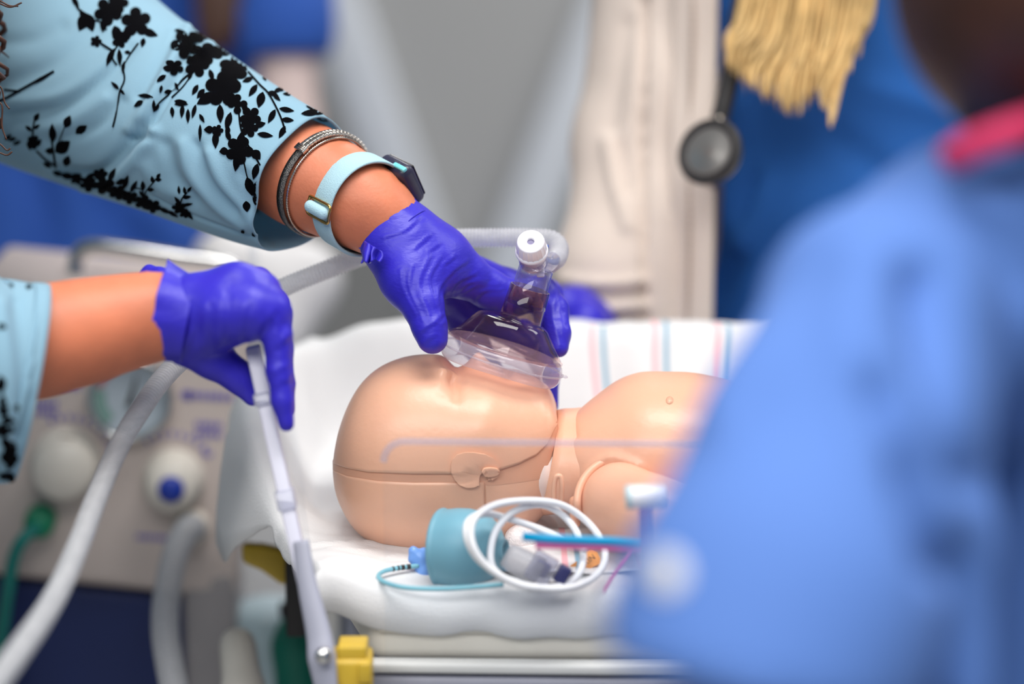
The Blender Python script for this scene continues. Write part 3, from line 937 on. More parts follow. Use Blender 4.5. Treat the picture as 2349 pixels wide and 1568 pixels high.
nurse = empty('person', (-0.5, 0.0, 0.0), 'person in light blue blouse with black flowers, violet gloves, holding the mask', 'person')
L_arm = [(-130, -60, 1.52, 190), (330, 235, 1.435, 140), (560, 325, 1.40, 124), (700, 402, 1.375, 114), (790, 446, 1.365, 100), (850, 482, 1.36, 88), (905, 525, 1.358, 80)]
R_arm = [(-700, 100, 1.2, 260), (-170, 815, 1.22, 150), (80, 785, 1.245, 122), (200, 758, 1.255, 112), (300, 735, 1.262, 98), (375, 722, 1.266, 88), (410, 720, 1.266, 84)]
larm_pr = chain(L_arm, 0.012)
rarm_pr = chain(R_arm, 0.012)
SHL, SHR = P(-130, -60, 1.52), P(-700, 100, 1.2)
mid = (SHL + SHR) / 2
body_pr = larm_pr + rarm_pr + wchain([(SHL[0], SHL[1], SHL[2], 0.055), (mid[0] - 0.03, mid[1], mid[2], 0.07), (SHR[0], SHR[1], SHR[2], 0.055)], 0.04) \
    + wchain([(mid[0] - 0.12, mid[1], mid[2] - 0.06, 0.12), (-0.56, mid[1], 0.86, 0.13)], 0.06) \
    + wchain([(mid[0], mid[1], mid[2] + 0.02, 0.055), (-0.37, mid[1], 1.33, 0.05)], 0.03) + wchain([(-0.37, mid[1], 1.40, 0.088), (-0.335, mid[1], 1.37, 0.075)], 0.02) \
    + wchain([(-0.30, mid[1], 1.375, 0.012), (-0.255, mid[1], 1.365, 0.010)], 0.01)
blob('body', body_pr, 0.005, SKIN, nurse, it=4)
tr = wchain([(-0.56, mid[1], 0.88, 0.15), (-0.56, mid[1], 0.8, 0.15)], 0.05)
for s in (-1, 1):
    tr += wchain([(-0.56, mid[1] + s * 0.08, 0.78, 0.10), (-0.56, mid[1] + s * 0.09, 0.1, 0.065)], 0.05) + wchain([(-0.56, mid[1] + s * 0.09, 0.05, 0.05), (-0.44, mid[1] + s * 0.09, 0.04, 0.04)], 0.02)
blob('trousers', tr, 0.014, PANTS, nurse)

# blouse body (behind the sleeves, left of the picture)
bl_pr = wchain([(SHL[0], SHL[1], SHL[2], 0.07), (mid[0] - 0.10, mid[1], mid[2] - 0.01, 0.085), (SHR[0], SHR[1], SHR[2], 0.075)], 0.05) + wchain([(mid[0] - 0.12, mid[1], mid[2] - 0.06, 0.14), (-0.56, mid[1], 0.86, 0.155)], 0.07)
blouse = blob('blouse', bl_pr, 0.008, BLOUSE, nurse)

def sleeve(secs, nu, nv, rimshape=None):
    """secs: (px, py, d, radius px, squash) -> rings round the centre line"""
    Q = np.array([list(P(a, b, c)) + [M(r, c)] for a, b, c, r in secs])
    path = catmull(Q, 14)
    C, R = path[:, :3], path[:, 3]
    s = np.concatenate([[0], np.cumsum(np.linalg.norm(np.diff(C, axis=0), axis=1))])
    q = np.linspace(0, s[-1], nu)
    C = np.stack([np.interp(q, s, C[:, i]) for i in range(3)], 1); R = np.interp(q, s, R)
    T = np.gradient(C, axis=0); T /= np.linalg.norm(T, axis=1)[:, None]
    a = np.linspace(0, 2 * math.pi, nv, endpoint=False)
    rings = []
    for i in range(nu):
        n = UPV - T[i] * (UPV @ T[i]); n /= np.linalg.norm(n)
        b = np.cross(T[i], n)
        r = R[i] * np.ones(nv)
        off = np.zeros(nv)
        if rimshape: r, off = rimshape(i / (nu - 1), a, r)
        rings.append(C[i] + r[:, None] * (np.cos(a)[:, None] * n + np.sin(a)[:, None] * b) + off[:, None] * T[i])
    return np.array(rings)

def rimL(u, a, r):
    # hem droops at the underside and is a little flattened
    drop = np.exp(-((np.mod(a - math.pi + math.pi, 2 * math.pi) - math.pi) / 0.7) ** 2)
    w = sstep(0.72, 1.0, np.array(u))
    r2 = r * (1 + 0.06 * w * drop) + 0.0012 * np.sin(5 * a + 7 * u) * w
    off = -0.004 * w * drop
    return r2, off * np.ones_like(a)
Ls = [(-330, -190, 1.56, 380), (-130, -60, 1.52, 335), (60, 95, 1.485, 285), (250, 212, 1.452, 238), (420, 298, 1.422, 206), (560, 362, 1.396, 184), (650, 402, 1.380, 170), (697, 424, 1.372, 162)]
RL = sleeve(Ls, 170, 200, rimL)
V, F = loft_vf(RL)
N0 = vnormals(V, F)
if (N0[170 * 100 + 5] @ (V[170 * 100 + 5] - RL[85].mean(0))) < 0: F = [f[::-1] for f in F]
folds = [
    ([(440, 40), (420, 90), (380, 170), (340, 240), (300, 300)], 13, 0.0042), ([(478, 62), (440, 110), (400, 190), (345, 285)], 9, -0.0040), ([(500, 80), (470, 120)], 12, 0.003),
    ([(395, 75), (365, 140), (320, 220)], 12, -0.002),
    ([(325, 295), (270, 360), (215, 400), (130, 395)], 15, -0.0046), ([(350, 300), (320, 350), (260, 410), (190, 435)], 14, 0.0040), ([(300, 320), (345, 312)], 10, -0.003),
    ([(0, 195), (120, 150), (220, 70)], 20, -0.002), ([(10, 240), (150, 215), (260, 130)], 18, 0.0022), ([(20, 265), (140, 245), (250, 170), (300, 110)], 14, -0.0028),
    ([(30, 300), (150, 285), (240, 225)], 14, 0.002), ([(120, 330), (220, 290), (280, 230)], 12, -0.0022), ([(0, 100), (80, 90), (140, 60)], 18, -0.0018),
    ([(420, 330), (440, 400), (500, 470), (560, 515)], 15, 0.0034), ([(450, 330), (475, 410), (540, 480)], 11, -0.0030), ([(480, 350), (510, 420), (570, 490), (600, 530)], 13, 0.0028),
    ([(380, 330), (400, 400), (450, 460)], 14, -0.0026), ([(330, 380), (370, 430), (420, 450)], 16, 0.002), ([(350, 450), (430, 490), (540, 530), (600, 545)], 4, -0.0012), ([(560, 400), (590, 470), (625, 520)], 14, -0.0018)]
V = sculpt(V, F, folds)
sl = mk('sleeve', V, F, BLOUSE, blouse)
solid(sl, 0.0010, -1)
# stitched hem line
hem = V.reshape(170, 200, 3)[164]
sbvh = bvh_of(V, F)

# ---- floral print laid on the cloth
prt = []
def put(poly, bv=None, cuts=1):
    r = plate_vf(poly, bv or sbvh, 0.0006, 0.0, cuts)
    if r is not None: prt.append(r)
def leaf(x, y, L, w, deg, bv=None):
    a = math.radians(deg); n = 7
    t = np.linspace(0, 1, n)
    prof = np.sin(math.pi * t ** 0.85) * w / 2
    up_ = [(L * q, p) for q, p in zip(t, prof)]
    dn = [(L * q, -p) for q, p in zip(t[1:-1][::-1], prof[1:-1][::-1])]
    put([(x + u_ * math.cos(a) - v_ * math.sin(a), y + u_ * math.sin(a) + v_ * math.cos(a)) for u_, v_ in up_ + dn], bv)
def stem(pts, w=4, bv=None):
    p = catmull(np.array(pts, float), 5) if len(pts) > 2 else np.array(pts, float)
    T = np.gradient(p, axis=0); T /= np.linalg.norm(T, axis=1)[:, None] + 1e-9
    n = np.stack([-T[:, 1], T[:, 0]], 1) * w / 2
    for i in range(len(p) - 1):
        put([tuple(p[i] + n[i]), tuple(p[i + 1] + n[i + 1]), tuple(p[i + 1] - n[i + 1]), tuple(p[i] - n[i])], bv, 0)
def flower(x, y, r, n=5, rot=0, sq=1.0, bv=None):
    for k in range(n):
        a = rot + 360 / n * k
        ar = math.radians(a)
        cx, cy_ = x + 0.60 * r * math.cos(ar), y + 0.60 * r * math.sin(ar) * sq
        put([(cx + 0.37 * r * math.cos(b), cy_ + 0.36 * r * math.sin(b) * sq) for b in np.linspace(0, 6.2832, 12, endpoint=False)], bv)
    put([(x + 0.4 * r * math.cos(b), y + 0.4 * r * math.sin(b) * sq) for b in np.linspace(0, 6.2832, 8, endpoint=False)], bv)
def branch(pts, n, L, w, spread=45, sw=3, side=0, bv=None):
    stem(pts, sw, bv)
    p = catmull(np.array(pts, float), 8) if len(pts) > 2 else np.array(pts, float)
    T = np.gradient(p, axis=0)
    for k in range(n):
        i = int((k + 0.8) / (n + 0.2) * (len(p) - 1))
        a = math.degrees(math.atan2(T[i, 1], T[i, 0]))
        s_ = (1 if k % 2 else -1) if not side else side
        leaf(p[i, 0], p[i, 1], L * (1 - 0.25 * k / n), w, a + s_ * spread, bv)
    a = math.degrees(math.atan2(T[-1, 1], T[-1, 0])); leaf(p[-1, 0], p[-1, 1], L * 0.8, w * 0.9, a, bv)
# shoulder cluster at the top
flower(248, 28, 34, 5, 20); flower(312, 52, 36, 5, 50); flower(270, 8, 26, 5); leaf(165, -8, 34, 12, 60); leaf(185, 22, 30, 11, 75)
leaf(200, 32, 44, 28, 115); leaf(200, 32, 44, 26, 72); stem([(168, -5), (180, 22), (198, 34)], 5); stem([(205, 48), (228, 50), (245, 70)], 4)
leaf(240, 40, 36, 18, 95); leaf(262, 60, 36, 22, 70); leaf(300, 70, 36, 22, 130); leaf(325, 70, 40, 18, 20); leaf(330, 88, 22, 12, 100)
flower(275, 92, 20, 5); leaf(258, 68, 34, 16, 60); stem([(290, 62), (275, 95), (258, 130), (268, 150)], 4); leaf(262, 112, 44, 13, 115); leaf(272, 112, 42, 12, 85)
flower(221, 96, 14, 5); stem([(228, 98), (258, 118)], 5); stem([(318, 100), (300, 125), (285, 150), (284, 170)], 4); leaf(300, 122, 16, 9, 190); leaf(285, 140, 30, 9, 95)
stem([(284, 160), (286, 185), (274, 215), (268, 260), (260, 292)], 4); leaf(274, 206, 26, 9, 225); leaf(275, 205, 18, 7, 45)
# left small sprigs
stem([(-20, 240), (15, 225), (60, 200), (125, 164)], 6); stem([(10, 206), (48, 210)], 5); leaf(70, 195, 62, 9, -28)
stem([(75, 320), (78, 290), (82, 270)], 4); leaf(80, 278, 22, 12, -60); leaf(75, 300, 20, 9, 215); leaf(78, 295, 18, 8, -30); flower(78, 325, 17, 5, 10); leaf(82, 335, 22, 12, -50); leaf(70, 318, 26, 16, 90)
stem([(128, 385), (124, 350), (118, 310)], 5); leaf(122, 325, 42, 17, -92); stem([(134, 330), (152, 285)], 2.5); leaf(150, 292, 30, 18, -65); leaf(174, 305, 32, 20, -35)
leaf(128, 348, 42, 30, -35); leaf(126, 346, 22, 15, 185); stem([(128, 380), (105, 365), (85, 345)], 4); leaf(38, 315, 20, 9, 160); leaf(30, 330, 22, 9, -20); leaf(12, 320, 20, 9, -40)
# lower hem cluster
leaf(150, 380, 26, 18, -70); leaf(140, 400, 36, 15, 10); leaf(100, 372, 22, 10, 30); leaf(120, 392, 30, 12, 20)
for x, y, r, o_ in ((178, 410, 17, 0), (205, 422, 22, 20), (240, 425, 26, 40), (232, 398, 18, 0), (272, 440, 23, 10), (300, 452, 20, 30), (330, 462, 22, 0), (352, 472, 20, 20), (412, 475, 18, 40), (425, 488, 14, 0)):
    flower(x, y, r, 5, o_, 0.8)
for x, y, L, w, a in ((250, 415, 34, 12, -60), (285, 432, 34, 13, -75), (300, 440, 32, 11, -60), (160, 405, 30, 11, -10), (195, 412, 34, 12, -30), (365, 475, 32, 10, 25), (385, 482, 30, 9, 30), (265, 420, 30, 12, -20), (220, 410, 30, 14, -20)):
    leaf(x, y, L, w, a)
branch([(330, 460), (335, 440), (352, 418), (360, 408)], 4, 18, 9, 50); leaf(330, 435, 22, 11, -95); stem([(300, 430), (325, 432), (330, 445)], 2.5)
branch([(412, 480), (418, 455), (430, 440)], 3, 22, 8, 50); leaf(412, 445, 20, 7, -95); leaf(425, 480, 30, 10, 50); leaf(418, 470, 26, 8, -10)
# big cluster over the elbow
flower(455, 85, 30, 5, 10, 0.5); flower(425, 103, 34, 5, 30); flower(470, 125, 34, 5, 0, 0.8); flower(500, 120, 28, 5, 20, 0.6); flower(540, 156, 40, 5, 60, 0.75); flower(452, 150, 30, 5, 0); flower(398, 155, 24, 5, 20, 0.8)
flower(512, 206, 44, 5, -15); flower(545, 240, 24, 4); flower(530, 172, 28, 5); flower(580, 130, 22, 5, 0, 0.5); flower(610, 148, 14, 5, 0, 0.6)
for x, y, L, w, a in ((500, 175, 34, 22, 60), (555, 245, 18, 14, 30), (495, 215, 50, 26, 150), (505, 240, 44, 17, 88), (530, 258, 44, 16, 105), (470, 205, 28, 14, 130), (455, 195, 28, 12, 120), (480, 160, 30, 12, 70), (440, 165, 22, 10, 110), (380, 172, 26, 10, 140),
                      (400, 232, 34, 14, 15), (430, 235, 30, 14, 170), (420, 240, 32, 11, 95), (432, 250, 34, 10, 90), (450, 240, 34, 10, 105), (395, 245, 26, 10, 85), (458, 262, 24, 9, 60), (460, 285, 40, 8, 90), (400, 70, 26, 8, 10), (500, 95, 30, 8, 20), (540, 115, 34, 8, 15), (570, 112, 30, 7, 25), (600, 140, 30, 7, 40), (630, 165, 40, 6, 42), (670, 205, 40, 6, 45)):
    leaf(x, y, L, w, a)
stem([(470, 150), (430, 175), (400, 205), (365, 235), (352, 255)], 4); stem([(445, 165), (420, 200), (395, 225)], 3); stem([(350, 222), (312, 245)], 4); leaf(330, 232, 26, 12, 150); leaf(350, 222, 36, 10, 185); leaf(375, 212, 20, 11, -10); leaf(352, 228, 30, 8, 90); leaf(370, 195, 20, 8, 100); leaf(400, 190, 22, 9, 60); leaf(365, 240, 22, 8, 130)
# vine to the cuff
stem([(568, 165), (595, 195), (615, 215), (635, 250), (648, 280), (655, 305)], 4)
for x, y, L, w, a in ((580, 180, 26, 12, 160), (590, 195, 34, 14, 125), (603, 212, 38, 20, 105), (615, 212, 24, 12, 20), (628, 212, 22, 10, -25), (625, 215, 26, 10, 45), (648, 216, 24, 7, 5), (640, 250, 36, 12, 10), (632, 252, 36, 14, 118), (645, 275, 30, 12, 5), (655, 290, 32, 13, 118), (640, 210, 20, 8, -30), (600, 170, 20, 8, 60), (590, 155, 18, 7, 30)):
    leaf(x, y, L, w, a)
flower(575, 270, 26, 5, 20); flower(572, 295, 22, 5); leaf(585, 290, 26, 14, -15); leaf(590, 308, 38, 13, 8); stem([(548, 255), (552, 290), (562, 320), (580, 350), (610, 400)], 4)
flower(500, 300, 14, 5); leaf(496, 302, 40, 16, 92); leaf(492, 298, 24, 18, 180); leaf(520, 300, 28, 12, 70); leaf(525, 290, 24, 12, 100)
flower(550, 345, 34, 5, 10, 1.0); leaf(548, 350, 44, 18, 100); leaf(552, 345, 44, 22, -85); leaf(580, 345, 28, 22, 50); leaf(525, 345, 22, 18, 170)
leaf(592, 375, 38, 16, 105); stem([(560, 370), (570, 410), (585, 440), (600, 470)], 3); leaf(568, 405, 46, 22, 75); leaf(590, 415, 44, 18, 95); leaf(600, 430, 34, 12, 80); leaf(565, 460, 26, 18, 85); leaf(588, 475, 22, 11, 70); leaf(580, 450, 34, 10, 60); leaf(600, 455, 30, 8, 70)
leaf(555, 526, 10, 8, 60); leaf(580, 532, 12, 8, 60); leaf(620, 556, 18, 7, 60); leaf(605, 548, 12, 6, 40)
leaf(690, 262, 50, 14, -5); leaf(705, 255, 40, 12, 10); leaf(725, 262, 34, 14, 25); leaf(700, 243, 30, 4, 30)

# ---- right sleeve, near the picture's left edge
def rimR(u, a, r):
    w = sstep(0.5, 1.0, np.array(u))
    return r * (1 + 0.10 * w * (np.cos(a) < -0.2) * (-np.cos(a) - 0.2)), -0.010 * w * np.cos(a) * -1.0 * np.ones_like(a)
Rs = [(-900, 60, 1.2, 380), (-560, 420, 1.2, 330), (-300, 720, 1.21, 270), (-120, 850, 1.225, 240), (0, 868, 1.24, 225), (70, 868, 1.245, 218)]
RR = sleeve(Rs, 110, 150, rimR)
V2, F2 = loft_vf(RR)
N0 = vnormals(V2, F2); k_ = 100 * 150 + 40
if N0[k_] @ (V2[k_] - RR[100].mean(0)) < 0: F2 = [f[::-1] for f in F2]
V2 = sculpt(V2, F2, [([(0, 700), (20, 900), (10, 1080)], 16, 0.003), ([(40, 690), (55, 850), (40, 1000)], 14, -0.002)])
slr = mk('sleeve', V2, F2, BLOUSE, blouse)
solid(slr, 0.0010, -1)
rb = bvh_of(V2, F2)
for x, y, L, w, a in ((-6, 745, 22, 14, 20), (0, 860, 40, 22, 80), (-10, 895, 34, 18, -50), (10, 905, 36, 16, 110), (20, 930, 34, 18, 130), (2, 960, 34, 18, 10), (36, 925, 22, 14, 80), (5, 1000, 40, 22, 60), (25, 1010, 34, 22, 80), (0, 1040, 44, 26, 30), (30, 1050, 30, 20, 120), (-5, 1090, 40, 20, 0), (20, 1080, 30, 18, 70), (58, 660, 16, 10, -10), (20, 655, 12, 8, 0), (-4, 930, 24, 14, 60), (28, 975, 26, 14, 120)):
    leaf(x, y, L, w, a, rb)
flower(5, 985, 20, 5, 0, 1, rb); flower(22, 1045, 22, 5, 20, 1, rb); stem([(0, 890), (18, 940), (10, 1000), (20, 1060)], 4, rb)
o = mk('floral_print', *join_vf(prt), PRINT, blouse, False)
tag(o, kind='stuff')

# ---- hair curls at the picture's left edge
hp = []
for k in range(26):
    x0_, d0 = rng.uniform(-150, 2), rng.uniform(1.30, 1.42)
    y1_ = rng.uniform(120, 360); rr_ = rng.uniform(0.004, 0.010); ph = rng.uniform(0, 6.3); fr_ = rng.uniform(7, 13)
    t = np.linspace(0, 1, 60)
    a0, b0 = P(x0_ - 60, -420, d0), P(x0_ + rng.uniform(-10, 8), y1_, d0)
    pth = a0[None] * (1 - t)[:, None] + b0[None] * t[:, None]
    pth += rr_ * (0.3 + 0.7 * t)[:, None] * (np.cos(fr_ * 6.28 * t + ph)[:, None] * RGT + np.sin(fr_ * 6.28 * t + ph)[:, None] * FWD)
    hp.append(tube_vf(pth, np.interp(t, [0, 0.9, 1], [0.0022, 0.0016, 0.0004]), 6))
for (x, y), (x2, y2) in (((0, 2), (42, 14)), ((0, 8), (50, 6)), ((2, 200), (22, 250)), ((4, 240), (15, 320)), ((0, 330), (24, 340)), ((0, 350), (28, 348))):
    m_ = P((x + x2) / 2 + rng.uniform(-6, 6), (y + y2) / 2 + rng.uniform(4, 10), 1.33)
    hp.append(tube_vf(catmull(np.array([P(x - 25, y - 10, 1.33), P(x, y, 1.33), m_, P(x2, y2, 1.33)]), 8), 0.0005, 5))
hp.append(blob_vf(wchain([(-0.39, mid[1], 1.42, 0.10), (-0.43, mid[1], 1.30, 0.08)], 0.05), 0.008))
o = mk('hair', *join_vf(hp), HAIRB, nurse)
tag(o, kind='stuff')

# ================================================================== left glove (on the mask)
lg = chain([(893, 518, 1.358, 76), (930, 560, 1.357, 80), (985, 612, 1.356, 82)], 0.010) \
    + chain([(925, 535, 1.364, 66), (1010, 590, 1.366, 62), (1068, 632, 1.370, 52)], 0.010) \
    + chain([(900, 565, 1.352, 64), (940, 640, 1.343, 62), (970, 700, 1.334, 48)], 0.009) \
    + chain([(970, 700, 1.334, 47), (985, 748, 1.330, 40), (992, 776, 1.329, 36)], 0.003) \
    + chain([(1068, 632, 1.370, 50), (1120, 662, 1.378, 44), (1172, 684, 1.384, 41), (1240, 672, 1.390, 40)], 0.004) \
    + chain([(1240, 672, 1.390, 40), (1268, 712, 1.382, 36), (1280, 765, 1.372, 29), (1282, 797, 1.368, 23)], 0.003) \
    + chain([(1050, 618, 1.392, 50), (1160, 660, 1.415, 44), (1250, 680, 1.428, 40), (1262, 740, 1.425, 34), (1262, 800, 1.42, 26)], 0.004) \
    + chain([(1020, 640, 1.395, 50), (1080, 700, 1.405, 42), (1150, 745, 1.405, 36), (1210, 790, 1.40, 28)], 0.004) \
    + chain([(1000, 640, 1.398, 46), (1050, 720, 1.412, 38), (1090, 790, 1.415, 32), (1130, 850, 1.41, 26)], 0.004) \
    + chain([(1200, 760, 1.415, 30), (1256, 860, 1.412, 26), (1262, 930, 1.408, 20)], 0.004)
gf = []
for ln in ([(1000, 700), (985, 640), (1010, 590)], [(985, 720), (962, 650), (985, 590)], [(972, 735), (940, 660), (945, 610)], [(955, 720), (925, 660), (920, 620)], [(1010, 720), (1005, 668), (1035, 625), (1070, 600)],
           [(1025, 688), (1045, 650), (1090, 628)], [(1040, 680), (1070, 652), (1115, 645)], [(1060, 672), (1095, 655), (1140, 655)], [(1085, 690), (1110, 668), (1150, 665)], [(995, 740), (1018, 720)], [(965, 760), (990, 742), (1014, 745)], [(972, 785), (995, 770), (1012, 772)],
           [(960, 500), (925, 530), (880, 545)], [(985, 540), (950, 570)], [(1005, 560), (985, 575)], [(1040, 590), (1018, 606)], [(1262, 700), (1285, 712)], [(1268, 735), (1292, 742)], [(1280, 660), (1268, 720), (1285, 790)]):
    gf.append((ln, 5, 0.00042))
    gf.append(([(a + 7, b + 3) for a, b in ln], 5, -0.00036))
gl = blob('glove', lg, 0.00115, GLOVE, nurse, it=2, folds=gf)
def cuff(C0, ax, r0, L, flare, m, parent, wav, droop, name='glove_cuff', back=0.012):
    x_, y_, z_ = frame(ax, UPV)
    a = np.linspace(0, 2 * math.pi, 120, endpoint=False)
    rings = []
    for t in np.linspace(0, 1, 26):
        w = wav * t * (np.sin(5 * a + 1.0) + 0.6 * np.sin(9 * a + 2.2) + 0.4 * np.sin(14 * a))
        rr = r0 * (0.99 + flare * t ** 1.5) + w + droop(a, t)
        off = -back + (L + back) * t + 0.5 * w * t
        rings.append(C0 + (rr * np.cos(a))[:, None] * x_ + (rr * np.sin(a))[:, None] * y_ - off[:, None] * z_ if np.ndim(off) else C0 + (rr * np.cos(a))[:, None] * x_ + (rr * np.sin(a))[:, None] * y_ - off * z_)
    V, F = loft_vf(np.array(rings))
    o = mk(name, V, F, m, parent)
    solid(o, 0.0006, 0)
    return o
axL = P(905, 525, 1.358) - P(850, 482, 1.362)
def droopL(a, t):
    # the cuff bags out at the lower left
    x_, y_, z_ = frame(axL, UPV)
    dirs = np.cos(a)[:, None] * x_ + np.sin(a)[:, None] * y_
    k = np.clip(dirs @ ((-0.45 * RGT - 0.75 * UPV - 0.4 * FWD) / 0.97), 0, 1) ** 2
    return k * t * M(9)
cuff(P(896, 519, 1.358), axL, M(80), M(34), 0.03, GLOVE, gl, 0.0009, droopL)
# loose flap of the cuff hanging at the wrist's underside
tp_ = catmull(np.array([(836, 552, 1.338), (841, 555, 1.327), (848, 560, 1.322), (862, 568, 1.322), (876, 576, 1.326)], float), 8)
bt_ = catmull(np.array([(828, 604, 1.326), (836, 600, 1.318), (846, 604, 1.318), (858, 596, 1.32), (872, 602, 1.328)], float), 8)
fl = np.array([[P(*(tp_[i] * (1 - u) + bt_[i] * u + np.array([5 * math.sin(3.1 * u) * math.cos(i * 0.4), 0, -0.0035 * math.sin(i * 0.62 + 1.2 * u) * (0.3 + u)]))) for i in range(len(tp_))] for u in np.linspace(0, 1, 18)])
o = mk('cuff_flap', *loft_vf(fl, closed=False), GLOVE, gl); solid(o, 0.0008, 0)

# ================================================================== right glove (on the end panel)
rg = chain([(380, 722, 1.266, 84), (450, 726, 1.266, 84), (520, 716, 1.266, 80)], 0.010, ((0, 1, 0), 0.9)) \
    + chain([(450, 690, 1.262, 50), (545, 658, 1.262, 48), (600, 668, 1.265, 46)], 0.010) \
    + chain([(520, 715, 1.256, 72), (585, 712, 1.254, 62), (622, 715, 1.254, 46)], 0.008) \
    + chain([(622, 715, 1.254, 42), (636, 770, 1.252, 34), (640, 850, 1.252, 29), (648, 920, 1.252, 25), (657, 972, 1.252, 19)], 0.003) \
    + chain([(600, 670, 1.272, 44), (632, 720, 1.278, 38), (642, 800, 1.282, 30), (650, 880, 1.284, 26), (658, 940, 1.286, 20)], 0.003) \
    + chain([(590, 650, 1.292, 40), (628, 700, 1.300, 36), (640, 790, 1.304, 28), (648, 870, 1.306, 22)], 0.003) \
    + chain([(430, 790, 1.272, 52), (490, 822, 1.280, 44), (545, 862, 1.284, 34), (580, 908, 1.284, 24)], 0.006)
gr_f = []
for ln in ([(390, 650), (375, 720), (355, 800)], [(420, 690), (405, 760), (380, 820)], [(440, 760), (420, 800), (400, 835)], [(470, 700), (470, 790)], [(510, 680), (505, 790)], [(560, 700), (545, 780)], [(600, 740), (580, 790)], [(620, 720), (610, 780)], [(636, 740), (622, 800)], [(630, 850), (655, 842)], [(634, 880), (658, 874)], [(640, 790), (660, 770)]):
    gr_f.append((ln, 9, 0.0005)); gr_f.append(([(a + 14, b + 2) for a, b in ln], 8, -0.00045))
gr = blob('glove', rg, 0.0013, GLOVE, nurse, it=2, folds=gr_f)
axR = RGT * 0.975 - UPV * 0.2 + 0.08 * FWD
def droopR(a, t):
    x_, y_, z_ = frame(axR, UPV)
    dirs = np.cos(a)[:, None] * x_ + np.sin(a)[:, None] * y_
    k = np.clip(dirs @ (0.8 * UPV + 0.6 * FWD), 0, 1) ** 4
    return k * t * M(24)
cuff(P(384, 724, 1.266), axR, M(93), M(24), 0.12, GLOVE, gr, 0.0004, droopR)
blob('cuff_flap', chain([(322, 634, 1.30, 10), (342, 622, 1.30, 14), (368, 628, 1.296, 15), (384, 652, 1.285, 14)], 0.003) + chain([(346, 630, 1.30, 12), (372, 645, 1.292, 12)], 0.003), 0.001, GLOVE, gr)

# ================================================================== watch and bracelet on the left forearm
def arm_ring(C0, ax, n, off, hint=None):
    x_, y_, z_ = frame(ax, UPV)
    a = np.linspace(0, 2 * math.pi, n, endpoint=False)
    dirs = np.cos(a)[:, None] * x_ + np.sin(a)[:, None] * y_
    lo_, hi_ = np.zeros(n), np.full(n, 0.06)
    for _ in range(24):
        m_ = (lo_ + hi_) / 2
        d_ = sdf(larm_pr, C0 + dirs * m_[:, None])
        lo_ = np.where(d_ < 0, m_, lo_); hi_ = np.where(d_ < 0, hi_, m_)
    return C0 + dirs * (lo_ + off)[:, None], dirs, z_
BAND = mat('pale_blue_elastic', (170, 206, 218), 0.8, var=0.03, bump=0.3, bscale=1500)
GOLD = mat('gold_buckle', (196, 160, 96), 0.25, metal=1.0, var=0.05)
SILVER = mat('silver_links', (196, 190, 182), 0.22, metal=1.0, var=0.10, vscale=300)
NAVY = mat('dark_navy_case', (44, 44, 66), 0.35, var=0.05)
axW = np.array(P(870, 492, 1.352)) - np.array(P(790, 448, 1.372))
axW /= np.linalg.norm(axW)
WC = P(838, 468, 1.362)
watch = empty('wristwatch', WC, 'dark square wristwatch on a pale blue elastic band', 'watch')
r1, dr, zz = arm_ring(WC, axW, 90, 0.0014)
bw = M(31)
rings = []
for t in (-1, -0.9, 0.9, 1):
    rings.append(r1 + zz * bw * t + dr * (0.0 if abs(t) < 0.95 else -0.0006))
Vw, Fw = loft_vf(np.transpose(np.array(rings), (0, 1, 2)))
o = mk('band', Vw, Fw, BAND, watch); solid(o, 0.0016, 0)
# case sits on the top far side
i0 = int(np.argmax(dr @ (0.62 * RGT * 0.9 + 0.62 * UPV + 0.35 * FWD)))
cpos = r1[i0] + dr[i0] * -0.0012 + zz * M(18)
tng = np.cross(zz, dr[i0])
case = box('case', cpos, zz * M(50), tng * M(56), dr[i0] * 0.0055, NAVY, watch, 0.0045, 5)
box('screen', cpos + dr[i0] * 0.0052, zz * M(42), tng * M(46), dr[i0] * 0.0008, mat('black_glass', (12, 12, 18), 0.1), watch, 0.0008)
sg = np.sign(tng @ (-FWD)) or 1
box('crown_button', cpos + tng * sg * M(56) * 0.99 + zz * M(8), zz * M(13), tng * M(3), dr[i0] * 0.0016, NAVY, case, 0.0006)
j0 = int(np.argmax(dr @ (-0.3 * RGT + 0.15 * UPV - 0.95 * FWD)))
lgp = cpos + tng * sg * M(55) - dr[i0] * 0.0008 + zz * M(26)
box('band_lug', lgp, zz * M(21), tng * M(5), dr[i0] * 0.0015, mat('aqua_strap_end', (118, 208, 214), 0.4), watch, 0.0008)
# gold slide buckle on the near side
jb = int(np.argmin(np.abs(proj(r1)[0] - 790) + np.abs(proj(r1)[1] - 480) * 1.0 + 1e4 * ((dr @ FWD) > 0)))
bp_, bn, bt = r1[jb] + dr[jb] * 0.0018, dr[jb], np.cross(zz, dr[jb])
loop = [bp_ + zz * M(36) * sx_ + bt * M(20) * sy_ for sx_, sy_ in ((-1, -1), (0, -1.05), (1, -1), (1.08, 0), (1, 1), (0, 1.05), (-1, 1), (-1.08, 0), (-1, -1))]
mk('buckle', *tube_vf(catmull(np.array(loop), 4), 0.0009, 8, False), GOLD, watch)
V, F = blob_vf(wchain([tuple(bp_ - zz * M(24) + bn * 0.0012) + (0.0036,), tuple(bp_ + zz * M(24) + bn * 0.0012) + (0.0036,)], 0.002), 0.0008)
mk('band_loop', V, F, BAND, watch)
